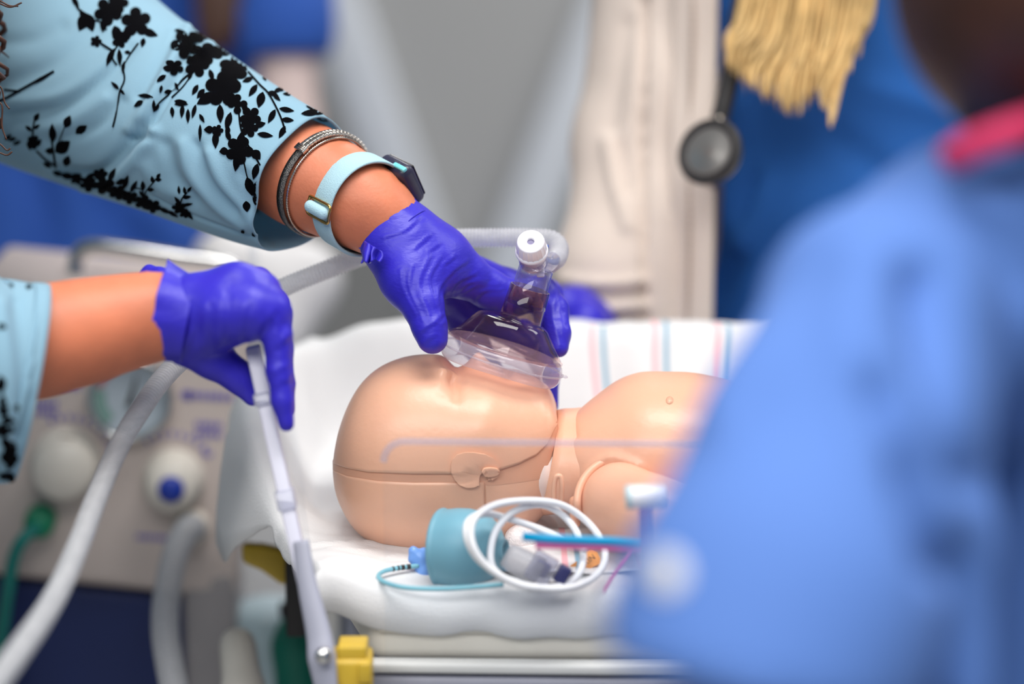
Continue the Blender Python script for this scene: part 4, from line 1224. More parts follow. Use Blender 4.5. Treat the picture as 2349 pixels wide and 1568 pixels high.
# bracelet
axB = np.array(P(770, 436, 1.358)) - np.array(P(640, 364, 1.388)); axB /= np.linalg.norm(axB)
BC = P(736, 416, 1.366)
br = empty('bracelet', BC, 'silver link bracelet with a fine chain on the forearm below the cuff', 'bracelet')
r2, dr2, z2_ = arm_ring(BC, axB, 64, 0.0012)
r3, dr3, z3_ = arm_ring(BC + axB * M(14), axB, 220, 0.0010)
mk('chain', *tube_vf(np.vstack([r3, r3[:1]]), 0.0007 * (1 + 0.35 * np.cos(np.arange(221) * math.pi)), 6, False), SILVER, br)
rg2 = [r2 + z2_ * M(10) * t for t in (-1, 1)]
o = mk('mesh_band', *loft_vf(np.array(rg2)), mat('silver_mesh', (120, 118, 116), 0.35, metal=1.0, var=0.25, vscale=600, bump=0.6, bscale=1500), br); solid(o, 0.0010, 1)
lk = None
for i in range(64):
    pxi, pyi, _ = proj(r2[i])
    if not (dr2[i] @ FWD < 0.55 and pyi < 345): continue
    tg_ = np.cross(z2_, dr2[i])
    for s_ in (-1, 1):
        V, F = box_vf(np.zeros(3), z2_ * M(5.2), tg_ * M(4.5), dr2[i] * 0.0011)
        box('link', r2[i] + dr2[i] * 0.0010 + z2_ * M(6.2) * s_, z2_ * M(5.2), tg_ * M(6.0), dr2[i] * 0.0011, SILVER, br, 0.0004, 2)
ib = int(np.argmin(np.hypot(proj(r2)[0] - 672, proj(r2)[1] - 325) + 1e4 * ((dr2 @ FWD) > 0)))
tg_ = np.cross(z2_, dr2[ib])
box('clasp', r2[ib] + dr2[ib] * 0.0014, z2_ * M(16), tg_ * M(9), dr2[ib] * 0.0013, SILVER, br, 0.0005)
for s_ in (-0.6, 0, 0.6):
    box('clasp_ridge', r2[ib] + dr2[ib] * 0.0026 + tg_ * M(8) * s_, z2_ * M(13), tg_ * M(1.6), dr2[ib] * 0.0006, SILVER, br, 0.0002, 1)

# ================================================================== person behind the bed: scrubs, cardigan, blonde hair
SCRUB = mat('royal_blue_scrubs', (34, 102, 184), 0.85, var=0.03, vscale=12, bump=0.1, bscale=900)
CARD = mat('beige_cardigan', (214, 200, 190), 0.9, var=0.03, vscale=20, bump=0.35, bscale=500, bstretch=(3, 3, 0.3))
BLOND = mat('blonde_hair', (224, 188, 126), 0.4, var=0.22, vscale=45)
FAIR = mat('fair_skin', (222, 168, 140), 0.5, var=0.05, sss=0.1)
TX, TY = P(1990, 400, 1.82)[0], P(1990, 400, 1.82)[1]
wm = empty('person', (TX, TY, 0), 'blonde person in blue scrubs and beige cardigan with a stethoscope behind the bed', 'person')
blob('body', wchain([(TX, TY + 0.02, 1.38, 0.06), (TX, TY + 0.02, 1.50, 0.055)], 0.02) + wchain([(TX, TY - 0.02, 1.60, 0.10), (TX, TY - 0.03, 1.57, 0.085)], 0.02) + wchain([(TX, TY - 0.02, 1.25, 0.09), (TX, TY, 1.38, 0.07)], 0.03) + wchain([(TX - 0.18, TY, 1.36, 0.05), (TX + 0.18, TY, 1.36, 0.05)], 0.03)
     + chain([(1440, -200, 1.76, 60), (1400, 500, 1.74, 55), (1410, 760, 1.68, 40), (1360, 745, 1.66, 34)], 0.02), 0.008, FAIR, wm)
tors = wchain([(TX, TY, 1.34, 0.10), (TX - 0.005, TY - 0.02, 1.18, 0.13), (TX, TY, 0.98, 0.125), (TX, TY, 0.78, 0.14)], 0.05, ((1, 0, 0), 1.32)) + wchain([(TX - 0.15, TY, 1.36, 0.07), (TX + 0.15, TY, 1.36, 0.07)], 0.05)
blob('scrub_top', tors, 0.007, SCRUB, wm, folds=[([(1700, 230), (1660, 420), (1700, 560)], 30, 0.006), ([(1760, 420), (1720, 520), (1670, 600)], 16, 0.005), ([(1735, 400), (1690, 500)], 14, -0.006), ([(1690, 590), (1650, 680)], 18, -0.006), ([(1900, 300), (2050, 420)], 30, -0.004), ([(2000, 200), (2200, 260)], 30, 0.003)])
tr = []
for s in (-1, 1):
    tr += wchain([(TX + s * 0.08, TY, 0.82, 0.11), (TX + s * 0.09, TY, 0.1, 0.075)], 0.05) + wchain([(TX + s * 0.09, TY, 0.05, 0.05), (TX + s * 0.09, TY - 0.12, 0.04, 0.04)], 0.02)
blob('scrub_trousers', tr, 0.014, SCRUB, wm)
cg = blob('cardigan', chain([(1540, -260, 1.74, 150), (1440, 330, 1.72, 118), (1395, 620, 1.69, 112), (1385, 740, 1.69, 104), (1400, 800, 1.70, 100)], 0.02) + chain([(1545, -300, 1.72, 90), (1540, 200, 1.70, 90), (1530, 500, 1.69, 86), (1520, 950, 1.68, 92)], 0.03), 0.004, CARD, wm,
          folds=[([(1290, 640), (1380, 650), (1480, 642)], 10, 0.006), ([(1290, 665), (1380, 680), (1480, 672)], 8, -0.006), ([(1300, 700), (1400, 705), (1480, 700)], 10, 0.006), ([(1310, 725), (1400, 735), (1480, 726)], 8, -0.005), ([(1395, 320), (1410, 420), (1440, 520)], 14, 0.005), ([(1420, 330), (1440, 440)], 10, -0.004), ([(1478, 0), (1470, 350), (1485, 740)], 8, -0.010), ([(1440, 60), (1400, 300)], 20, -0.003)])
blob('glove', chain([(1400, 800, 1.66, 44), (1352, 742, 1.65, 54), (1322, 706, 1.64, 46), (1292, 690, 1.63, 34)], 0.01) + chain([(1365, 755, 1.63, 46), (1345, 735, 1.62, 40), (1335, 790, 1.625, 30)], 0.008), 0.003, GLOVE, wm)
# button band of the cardigan
bandp = [(1600, -300), (1598, 0), (1592, 250), (1590, 430), (1585, 740), (1580, 950)]
rows = []
for (x, y) in catmull(np.array(bandp, float), 8):
    rows.append([P(x - 44 + 88 * v, y, 1.655 + 0.006 * math.cos(3.1 * v) + 0.010 * (v - 0.5) ** 2 + 0.004 * math.sin(y * 0.012)) for v in np.linspace(0, 1, 14)])
o = mk('cardigan_band', *loft_vf(np.array(rows), closed=False), CARD, cg); solid(o, 0.006, -1)
for off in (-8,):
    pth = catmull(np.array([P(x + off, y, 1.650 + 0.004 * math.sin(y * 0.012)) for x, y in bandp]), 40)
    pth, s_ = resample(pth, 0.0012)
    mk('band_rib', *tube_vf(pth, 0.0011 * (1 + 0.5 * np.cos(s_ * 2 * math.pi / 0.0048)), 6), mat('cardigan_seam', (176, 158, 146), 0.9), cg)
# hair
hs = []
def lock(pts, w, d=1.60):
    p = [P(x, y, d + dd) for x, y, dd in pts]
    q = catmull(np.array(p), 8)
    t = np.linspace(0, 1, len(q))
    return tube_vf(q, M(w, d) * np.interp(t, [0, 0.6, 0.9, 1], [1, 1, 0.7, 0.15]), 8, True, 0.6)
for k in range(300):
    f = rng.uniform(0, 1)
    xt = 1720 + 290 * f + rng.normal(0, 12)
    yb = np.interp(f, [0, 0.25, 0.5, 0.6, 0.75, 0.85, 1], [150, 190, 255, 250, 190, 270, 120]) + rng.uniform(-40, 14)
    xb = np.interp(f, [0, 0.3, 0.55, 0.8, 0.9, 1], [1668, 1730, 1830, 1900, 1905, 1980]) + rng.normal(0, 9)
    dd = rng.uniform(-0.012, 0.02)
    hs.append(lock([(xt + 30, -520, dd + 0.03), (xt + 8, -150, dd), ((xt * 0.6 + xb * 0.4) + rng.normal(0, 6), yb * 0.45 - 20, dd), (xb + 3, yb - 45, dd), (xb, yb, dd)], rng.uniform(1.8, 4.5)))
for k in range(9):
    j = rng.normal(0, 7)
    hs.append(lock([(1990 + j, -400, 0.0), (1958 + j, 60, 0), (1925 + j, 180, 0), (1905 + 0.6 * j, 296 - abs(j) * 2, 0)], 6, 1.595))
hs.append(blob_vf(wchain([(TX, TY + 0.03, 1.62, 0.118), (TX, TY + 0.05, 1.48, 0.10)], 0.04), 0.01))
tag(mk('hair', *join_vf(hs), BLOND, wm), kind='stuff')

# stethoscope
ste = empty('stethoscope', P(1640, 345, 1.60), 'black and chrome stethoscope hanging beside the beige cardigan edge', 'stethoscope')
STEEL = mat('steel_chestpiece', (176, 168, 160), 0.22, metal=1.0, var=0.05)
hx = -FWD * 0.80 - RGT * 0.50 + UPV * 0.26; hx /= np.linalg.norm(hx)
c0 = P(1628, 348, 1.575); uu = M(1.16, 1.585)
lathe('chestpiece', c0, hx, [(20 * uu, -52 * uu), (44 * uu, -48 * uu), (58 * uu, -34 * uu), (66 * uu, -14 * uu), (66 * uu, 2 * uu), (60 * uu, 4 * uu)], STEEL, ste, 48)
lathe('rim', c0, hx, [(66 * uu, -8 * uu), (69 * uu, 0 * uu), (66 * uu, 9 * uu), (51 * uu, 9.5 * uu), (49 * uu, 5 * uu)], DARK, ste, 48)
lathe('diaphragm', c0, hx, [(53 * uu, 6 * uu), (40 * uu, 5.2 * uu), (38 * uu, 6.2 * uu), (24 * uu, 5.2 * uu), (22 * uu, 6.2 * uu), (0, 6 * uu)], mat('diaphragm_grey', (138, 136, 134), 0.3, metal=0.7, var=0.1), ste, 48)
tube('stem', [P(1640, 300, 1.60), P(1650, 278, 1.605), P(1655, 262, 1.606)], 0.0055, STEEL, ste)
tube('tubing', [P(1652, 272, 1.606), P(1660, 240, 1.607), P(1672, 190, 1.61), P(1685, 120, 1.615), P(1700, 0, 1.63), P(1740, -200, 1.66), P(1850, -420, 1.70)], 0.0062, DARK, ste)
tube('tubing', [P(1640, 400, 1.64), P(1636, 470, 1.66), P(1630, 560, 1.66), P(1610, 680, 1.66), P(1600, 760, 1.66)], 0.006, mat('grey_tubing', (86, 78, 84), 0.5), ste)

# ================================================================== near person at the right: light blue scrubs, back turned
SCRUB2 = mat('light_blue_scrubs', (80, 118, 188), 0.85, var=0.03, vscale=12)
BROWN = mat('dark_brown_skin', (86, 46, 32), 0.5, var=0.05, sss=0.1)
HAIRD = mat('dark_hair', (58, 26, 12), 0.5, var=0.3, vscale=60)
PINK = mat('pink_undershirt', (206, 48, 96), 0.8, var=0.04)
NB_ = P(2560, 900, 0.98)
ns = empty('person', (NB_[0], NB_[1], 0), 'near person in light blue scrubs seen from behind with dark hair', 'person')
cutS = [(P(1560, 1540, 0.77), (UPV * -0.95 + RGT * -0.2) / np.linalg.norm(UPV * -0.95 + RGT * -0.2))]
arm2 = chain([(2020, 745, 0.88, 275), (1908, 1080, 0.83, 290), (1780, 1420, 0.79, 326), (1715, 1640, 0.77, 338)], 0.03) + chain([(2110, 640, 0.89, 130), (2150, 900, 0.86, 110), (2190, 1250, 0.83, 90), (2200, 1640, 0.82, 80)], 0.012)
blob('sleeve', arm2, 0.0045, SCRUB2, ns, cut=cutS, folds=[([(2110, 640), (2135, 760), (2170, 900), (2230, 1100)], 44, -0.011), ([(2010, 900), (2090, 1060), (2170, 1300)], 40, -0.012), ([(1980, 620), (1960, 800), (2050, 1000)], 60, 0.006), ([(1720, 700), (1640, 950)], 60, 0.004)])
blob('scrub_top', chain([(2000, 730, 0.90, 270), (2300, 640, 0.96, 300), (2640, 560, 1.02, 330)], 0.04) + chain([(2600, 760, 1.04, 420), (2600, 1700, 1.02, 470), (2640, 2400, 1.04, 480)], 0.03), 0.007, SCRUB2, ns, folds=[([(2349, 700), (2260, 1000), (2200, 1250)], 40, 0.008), ([(2349, 900), (2290, 1080)], 30, -0.008)])
sk = chain([(2000, 735, 0.90, 140), (1790, 1420, 0.81, 200), (1690, 1800, 0.77, 190), (1500, 2300, 0.80, 150), (1560, 2500, 0.86, 120)], 0.02) + chain([(2000, 735, 0.90, 140), (2700, 600, 1.06, 240), (2650, 250, 1.02, 280), (2600, -150, 1.0, 330)], 0.03) + chain([(2600, -150, 1.0, 470), (2540, -260, 0.98, 440)], 0.03)
blob('body', sk, 0.008, BROWN, ns)
blob('hair', chain([(2660, -260, 1.0, 560), (2560, -60, 0.96, 430), (2470, -90, 0.93, 340), (2420, -60, 0.92, 260)], 0.05), 0.008, HAIRD, ns)
tube('collar', [P(2185, 362, 0.895), P(2225, 340, 0.885), P(2330, 300, 0.88), P(2430, 265, 0.90), P(2560, 240, 0.95)], 0.0060, PINK, ns)
hs = []
for k in range(10):
    x = 2335 + rng.normal(0, 14)
    hs.append(tube_vf(catmull(np.array([P(x + 40, 120, 0.93), P(x + 15, 190, 0.925), P(x, 270 + rng.uniform(-20, 10), 0.92)]), 6), 0.0008, 5))
tag(mk('loose_hair', *join_vf(hs), BLOND, ns), kind='stuff')
tr = []
for s in (-1, 1):
    tr += wchain([(NB_[0] + 0.02 + s * 0.075, NB_[1] - 0.02, 0.80, 0.10), (NB_[0] + 0.02 + s * 0.08, NB_[1] - 0.02, 0.1, 0.07)], 0.05) + wchain([(NB_[0] + 0.02 + s * 0.08, NB_[1], 0.05, 0.05), (NB_[0] + 0.02 + s * 0.08, NB_[1] + 0.12, 0.04, 0.04)], 0.02)
blob('scrub_trousers', tr, 0.014, SCRUB2, ns)
slb = bvh_obj([c for c in ns.children if c.name.startswith('sleeve')][0])
V, F = plate_vf([(1530 + 42 * math.cos(a), 1315 + 48 * math.sin(a)) for a in np.linspace(0, 6.28, 16, endpoint=False)], slb, 0.0005, 0.0008, 1)
mk('sleeve_badge', V, F, mat('pale_badge', (206, 206, 206), 0.6), ns)

# ================================================================== person far left behind: blue scrubs
SCRUB3 = mat('mid_blue_scrubs', (36, 82, 168), 0.85, var=0.04, vscale=8)
F3 = P(330, 400, 2.5)
fr = empty('person', (F3[0], F3[1], 0), 'person in royal blue scrubs with long brown hair far behind at the left', 'person')
tors = chain([(330, -420, 2.5, 330), (270, 0, 2.5, 360), (180, 420, 2.5, 300), (180, 800, 2.5, 320), (200, 1100, 2.5, 340)], 0.05, ((0, 1, 0), 0.75))
blob('scrub_top', tors, 0.010, SCRUB3, fr, folds=[([(60, 380), (100, 520), (90, 640)], 40, -0.02), ([(330, 480), (420, 560)], 30, 0.012), ([(250, 470), (330, 600)], 30, -0.012)])
blob('sleeve', chain([(560, -420, 2.42, 190), (640, -60, 2.36, 110), (650, 60, 2.34, 105), (655, 250, 2.34, 100)], 0.03), 0.006, SCRUB3, fr, cut=[(P(640, 135, 2.34), -UPV + 0.06 * RGT)])
bpr = chain([(600, -420, 2.42, 90), (655, 60, 2.35, 80), (665, 300, 2.33, 66), (640, 560, 2.28, 50), (560, 640, 2.2, 44)], 0.02) + chain([(330, -500, 2.5, 120), (330, -760, 2.48, 120)], 0.03) + chain([(340, -900, 2.45, 240), (345, -840, 2.42, 200)], 0.03)
blob('body', bpr + chain([(330, -420, 2.5, 200), (330, -300, 2.5, 200), (560, -420, 2.44, 90)], 0.05), 0.010, mat('pale_skin', (214, 192, 186), 0.5), fr)
hs = []
for k in range(26):
    x = 505 + rng.normal(0, 34)
    hs.append(tube_vf(catmull(np.array([P(400 + 0.2 * (x - 480), -880, 2.36), P(x - 40, -400, 2.32), P(x, -100, 2.31), P(x + 12, rng.uniform(40, 130), 2.31)]), 6), np.linspace(0.008, 0.003, 19), 6))
hs.append(blob_vf(chain([(340, -930, 2.47, 262), (370, -700, 2.48, 200)], 0.05), 0.014))
tag(mk('hair', *join_vf(hs), mat('far_brown_hair', (66, 38, 24), 0.5, var=0.2), fr), kind='stuff')
tr = []
for s in (-1, 1):
    tr += wchain([(F3[0] - 0.05 + s * 0.08, F3[1], 0.75, 0.11), (F3[0] - 0.05 + s * 0.09, F3[1], 0.1, 0.075)], 0.05) + wchain([(F3[0] - 0.05 + s * 0.09, F3[1], 0.05, 0.05), (F3[0] - 0.05 + s * 0.09, F3[1] - 0.12, 0.04, 0.04)], 0.02)
blob('scrub_trousers', tr, 0.016, SCRUB3, fr)

# ================================================================== resuscitation unit at the left
UNIT = mat('beige_enamel', (200, 187, 181), 0.5, var=0.03, vscale=6)
BLUE_CAB = mat('dark_blue_cabinet', (10, 34, 92), 0.5, var=0.05)
INK = mat('violet_blue_ink', (92, 84, 176), 0.6)
KNOB = mat('ivory_knob', (218, 212, 202), 0.4, var=0.03)
du = 1.66
unit = empty('resuscitation_unit', P(270, 1000, du + 0.1) * np.array([1, 1, 0]), 'beige infant resuscitation unit with dial gauge and knobs on a dark blue cart', 'medical unit')
ux = P(560, 1060, du) - P(40, 1000, du); ux /= np.linalg.norm(ux)         # along the face
ux = ux + 0.10 * np.array([0, 1, 0]); ux /= np.linalg.norm(ux)
uz = np.array([0.02, 0.02, 1.0]); uz -= ux * (uz @ ux); uz /= np.linalg.norm(uz)
un = np.cross(ux, uz)                                                     # out of the face, to the front
if un[1] > 0: un = -un
UC = P(280, 1000, du)
def on_face(px, py, out=0.0):
    """point of the unit's face plane seen at a pixel"""
    o = CAM; t = P(px, py, 1.0) - CAM
    k = ((UC - o) @ un) / (t @ un)
    return o + t * k + un * out
def fw(px): return M(px, du)
cl, cr2 = on_face(-60, 640), on_face(575, 690)
bl_, br_ = on_face(-60, 1318), on_face(548, 1378)
V, F = prism_vf([cl, cr2 + uz * -0.004, on_face(572, 1000), br_ + ux * 0.0, bl_], -un * 0.16)
o = mk('housing', V, F, UNIT, unit); bevel(o, 0.008, 4)
# cart below
c1, c2 = on_face(-80, 1330, -0.012), on_face(455, 1385, -0.012)
V, F = prism_vf([c1, c2, c2 - np.array([0, 0, 0.62]) + 0 * ux, c1 - np.array([0, 0, 0.62])], -un * 0.17)
V[:, 2] = np.maximum(V[:, 2], 0.03)
bevel(mk('cart', V, F, BLUE_CAB, unit), 0.006)
V, F = box_vf(on_face(200, 1400, -0.10) * np.array([1, 1, 0]) + np.array([0, 0, 0.02]), ux * 0.12, un * 0.09, np.array([0, 0, 0.02]))
mk('cart_base', V, F, METAL_GREY, unit)
# chrome carry handle on top
hy = 1.70
tube('carry_handle', [P(172, 690, hy), P(172, 640, hy), P(178, 588, hy), P(212, 566, hy), P(300, 574, hy), P(420, 592, hy), P(505, 604, hy), P(540, 625, hy), P(548, 670, hy), P(548, 720, hy)], 0.0058, CHROME, unit, 16)
# gauge
gc = on_face(300, 905)
g = lathe('gauge', gc, un, [(fw(80), 0), (fw(96), 0.0), (fw(98), 0.014), (fw(92), 0.018), (fw(86), 0.016), (fw(85), 0.012)], CHROME, unit, 56)
lathe('gauge_dial', gc, un, [(fw(86), 0.010), (0, 0.010)], mat('gauge_dial_face', (176, 188, 198), 0.5, var=0.05), g, 40)
gx, gy, gz = ux, uz, un
def arc_bar(c, r, a0, a1, w, out, m, parent, name, n=14):
    pts = [c + un * out + ux * r * math.cos(a) + uz * r * math.sin(a) for a in np.linspace(a0, a1, n)]
    pin = [c + un * out + ux * (r - w) * math.cos(a) + uz * (r - w) * math.sin(a) for a in np.linspace(a1, a0, n)]
    V, F = prism_vf(pts + pin, un * 0.0006)
    return mk(name, V, F, m, parent, False)
arc_bar(gc, fw(80), math.radians(170), math.radians(235), fw(26), 0.0104, mat('gauge_green_zone', (120, 156, 148), 0.5), g, 'green_zone')
arc_bar(gc, fw(80), math.radians(120), math.radians(165), fw(14), 0.0104, mat('gauge_red_zone', (190, 120, 126), 0.5), g, 'red_zone')
V, F = prism_vf([gc + un * 0.011 + ux * fw(-8) - uz * fw(20), gc + un * 0.011 + ux * fw(10) - uz * fw(18), gc + un * 0.011 + ux * fw(12) + uz * fw(62)], un * 0.001)
mk('needle', V, F, DARK, g, False)
# knobs
def knob(px, py, r, cap, lab):
    c = on_face(px, py)
    k = lathe('knob', c, un, [(fw(r * 1.16), 0), (fw(r * 1.14), 0.006), (fw(r), 0.008), (fw(r * 0.95), 0.024), (fw(r * 0.8), 0.028), (0, 0.028)], KNOB, unit, 40)
    if cap:
        c2 = on_face(cap[0], cap[1], 0.028)
        lathe('knob_cap', c + un * 0.028, un, [(fw(30), 0), (fw(29), 0.004), (fw(24), 0.006), (0, 0.006)], mat('blue_knob_cap', (20, 52, 158), 0.4), k, 28)
    else:
        V, F = box_vf(c + uz * fw(58) + un * 0.010, ux * fw(16), uz * fw(14), un * 0.002)
        mk('knob_pointer', V, F, mat('brown_pointer', (112, 96, 84), 0.6), k)
    return k
knob(152, 1062, 72, None, '')
knob(398, 1098, 62, (392, 1122), '')
# printed arcs of figures and captions (flat print, out of focus in the photograph)
def ticks(px, py, r, a0, a1, n, w, h):
    c = on_face(px, py)
    parts = []
    for a in np.linspace(math.radians(a0), math.radians(a1), n):
        p = c + ux * fw(r) * math.cos(a) + uz * fw(r) * math.sin(a) + un * 0.0003
        e1 = -ux * math.sin(a) + uz * math.cos(a); e2 = ux * math.cos(a) + uz * math.sin(a)
        parts.append(box_vf(p, e1 * fw(w), e2 * fw(h), un * 0.0003))
    return mk('printed_figures', *join_vf(parts), INK, unit, False)
ticks(160, 1050, 96, 20, 120, 9, 3.5, 7)
ticks(395, 1090, 98, 35, 130, 9, 3.5, 7)
def caption(px, py, w, h, rows=1, tilt=0.06, n=6):
    parts = []
    for r_ in range(rows):
        for k in range(n):
            x = px - w / 2 + w * (k + 0.5) / n
            y = py + (r_ - (rows - 1) / 2) * h * 1.5 + (x - px) * tilt
            ww = w / n * 0.5 * (0.75 + 0.2 * ((k * 7 + r_ * 3) % 3) / 2)
            parts.append(box_vf(on_face(x, y, 0.0003), ux * fw(ww * 0.82), uz * fw(h / 2), un * 0.0003))
    return mk('printed_caption', *join_vf(parts), INK, unit, False)
caption(105, 935, 56, 14, 2, n=5); caption(150, 885, 70, 12, 1, n=6); caption(475, 908, 122, 16, 1, n=8); caption(432, 906, 30, 22, 1, n=1); caption(478, 985, 64, 14, 2, n=5); caption(350, 1232, 78, 12, 1, n=7); caption(200, 1222, 14, 16, 1, n=1); caption(470, 1036, 12, 18, 1, n=1)
# green port and its tube
GREEN = mat('green_rubber', (10, 128, 92), 0.45, var=0.05)
lathe('green_port', on_face(95, 1188), un, [(fw(36), 0), (fw(35), 0.016), (fw(28), 0.022), (0, 0.022)], GREEN, unit, 28)
o = tube('oxygen_tube', [on_face(92, 1192, 0.020), on_face(66, 1208, 0.03), on_face(44, 1250, 0.03), on_face(30, 1330, 0.03), on_face(16, 1430, 0.03), on_face(2, 1560, 0.03), on_face(-10, 1700, 0.03)], fw(15), mat('teal_tube', (6, 120, 112), 0.4), None, 14)
tag(o, 'thin teal oxygen tube dropping from the green port', 'tube')
# outlet port and short hose
lathe('outlet_port', on_face(440, 1206), un, [(fw(42), 0), (fw(40), 0.008), (fw(28), 0.012), (fw(26), 0.022), (fw(16), 0.022)], KNOB, unit, 32)
hose('outlet_hose', [(440, 1208, 1.63), (425, 1222, 1.612), (405, 1260, 1.595), (390, 1320, 1.58), (380, 1390, 1.56), (380, 1460, 1.54), (392, 1540, 1.52), (410, 1640, 1.50), (420, 1800, 1.5)], 0.0084, 'short milky corrugated hose hanging from the outlet below the blue knob', 0.0036)
# side column and white rounded handle right of the cart
box('side_column', P(500, 1700, 1.74), RGT * M(60, 1.74), FWD * 0.03, np.array([0, 0, 0.13]), mat('grey_column', (150, 146, 148), 0.5), unit, 0.006)
o = blob('bed_crank_handle', chain([(545, 1480, 1.52, 44), (560, 1600, 1.5, 48), (575, 1800, 1.48, 48)], 0.01), 0.003, mat('ivory_handle', (196, 192, 184), 0.5, var=0.03))
tag(o, 'rounded ivory lever standing below the yellow latch left of the bed', 'handle')
# suction canister with green bag hung low behind the end panel
can = empty('suction_canister', P(650, 1500, 1.7) * np.array([1, 1, 0]), 'pale canister with green bag hung low behind the end panel', 'canister')
lathe('canister', P(620, 1420, 1.72) - np.array([0, 0, 0.04]), (0, 0, 1), [(0.0, -0.06), (0.026, -0.06), (0.029, -0.05), (0.029, 0.045), (0.026, 0.05), (0.012, 0.055), (0, 0.055)], mat('pale_canister_plastic', (176, 196, 204), 0.3, var=0.05), can, 40)
blob('green_bag', chain([(690, 1400, 1.66, 34), (680, 1480, 1.66, 52), (690, 1600, 1.66, 60)], 0.01), 0.003, mat('green_bag_rubber', (8, 118, 98), 0.5, var=0.08), can)
lathe('bag_neck', P(684, 1402, 1.64), (0, 0.2, 1), [(0.012, -0.004), (0.013, 0), (0.013, 0.006), (0, 0.006)], DARK, can, 24)
box('pole', P(655, 1500, 1.76) * np.array([1, 1, 0]) + np.array([0, 0, 0.35]), (0.012, 0, 0), (0, 0.012, 0), (0, 0, 0.35), METAL_GREY, can, 0.004)

# white trolley top behind, left of centre
tr_ = empty('white_trolley', P(560, 620, 2.1) * np.array([1, 1, 0]), 'white rounded trolley top behind the gloved hand at the left', 'trolley')
blob('trolley_top', chain([(520, 600, 2.1, 80), (700, 640, 2.12, 70), (620, 760, 2.1, 90)], 0.03), 0.006, mat('white_trolley_enamel', (222, 220, 220), 0.4, var=0.02), tr_)
box('trolley_stand', P(620, 760, 2.1) * np.array([1, 1, 0]) + np.array([0, 0, 0.42]), (0.03, 0, 0), (0, 0.03, 0), (0, 0, 0.42), METAL_LIGHT, tr_, 0.008)

# ================================================================== supplies on the front of the mattress
TEAL = mat('teal_silicone', (112, 166, 184), 0.45, var=0.03, sss=0.05)
ax_m = RGT * 0.93 - FWD * 0.36 + UPV * 0.0
q = M(1.0, 1.285)
mo = P(1012, 1256, 1.295)
tm = empty('teal_mask', mo + np.array([0.01, 0, -0.022]), 'round teal silicone infant mask lying on its side on the sheet', 'mask')
lathe('cup', mo, ax_m, [(84 * q, -3 * q), (91 * q, -1 * q), (93 * q, 4 * q), (90 * q, 9 * q), (90 * q, 14 * q), (93 * q, 40 * q), (93 * q, 65 * q), (88 * q, 92 * q), (77 * q, 116 * q), (60 * q, 134 * q), (40 * q, 146 * q), (26 * q, 150 * q), (25 * q, 160 * q), (20 * q, 161 * q), (20 * q, 146 * q)], TEAL, tm, 56)
lathe('cup_lip', mo, ax_m, [(84 * q, -3 * q), (70 * q, 6 * q), (72 * q, 14 * q), (86 * q, 16 * q)], TEAL, tm, 56)
LB = clear('light_blue_plastic', (160, 196, 245), 0.9, 0.1, haze=0.5, hcol=(120, 168, 240))
cbm = mat('pale_blue_clip_plastic', (116, 164, 236), 0.3, var=0.05)
o = blob('stopcock', chain([(948, 1262, 1.30, 11), (966, 1280, 1.30, 13), (972, 1312, 1.30, 14), (978, 1322, 1.30, 10)], 0.002) + chain([(948, 1266, 1.30, 8), (946, 1282, 1.30, 9), (962, 1296, 1.30, 9)], 0.002) + chain([(972, 1262, 1.302, 9), (976, 1300, 1.302, 14), (955, 1314, 1.302, 9)], 0.002), 0.0008, cbm)
tag(o, 'small light blue stopcock beside the teal mask', 'stopcock')
cat = empty('catheter', P(950, 1335, 1.28), 'thin pale teal catheter looped on the sheet with black marks', 'catheter')
cpts = [P(1155, 1340, 1.262), P(1080, 1346, 1.262), P(1000, 1350, 1.264), P(930, 1347, 1.267), P(885, 1336, 1.272), P(868, 1322, 1.28), P(880, 1310, 1.288), P(915, 1302, 1.294), P(960, 1297, 1.298)]
tube('tubing', cpts, 0.0013, mat('teal_catheter', (128, 190, 206), 0.35), cat, 10)
cp = catmull(np.array(cpts), 10)
for k in (66, 69, 71, 74, 75):
    V, F = tube_vf(cp[k:k + 2] if k != 71 else cp[k:k + 3], 0.00145, 10, False)
    mk('black_mark', V, F, DARK, cat)
# coiled white cable
cablem = mat('white_cable', (232, 234, 238), 0.4, var=0.02)
cab = [(1345, 1262, 1.27), (1300, 1240, 1.275), (1235, 1212, 1.28), (1160, 1187, 1.275), (1110, 1178, 1.265), (1074, 1196, 1.255), (1073, 1240, 1.25), (1105, 1290, 1.25), (1180, 1335, 1.252), (1280, 1350, 1.255), (1350, 1332, 1.262), (1386, 1290, 1.275), (1380, 1240, 1.285), (1340, 1190, 1.29), (1280, 1155, 1.285), (1200, 1148, 1.275), (1130, 1160, 1.262), (1085, 1195, 1.25), (1085, 1250, 1.245), (1120, 1300, 1.246), (1190, 1340, 1.25), (1270, 1347, 1.256), (1320, 1325, 1.265), (1338, 1280, 1.275), (1325, 1225, 1.285), (1290, 1180, 1.29), (1240, 1157, 1.285), (1180, 1172, 1.275), (1140, 1212, 1.268), (1126, 1260, 1.264), (1130, 1300, 1.262), (1160, 1330, 1.262)]
o = tube('coiled_cable', [P(*c) for c in cab], 0.0019, cablem, None, 12, 10)
tag(o, 'white cable coiled in loops in front of the teal mask', 'cable')
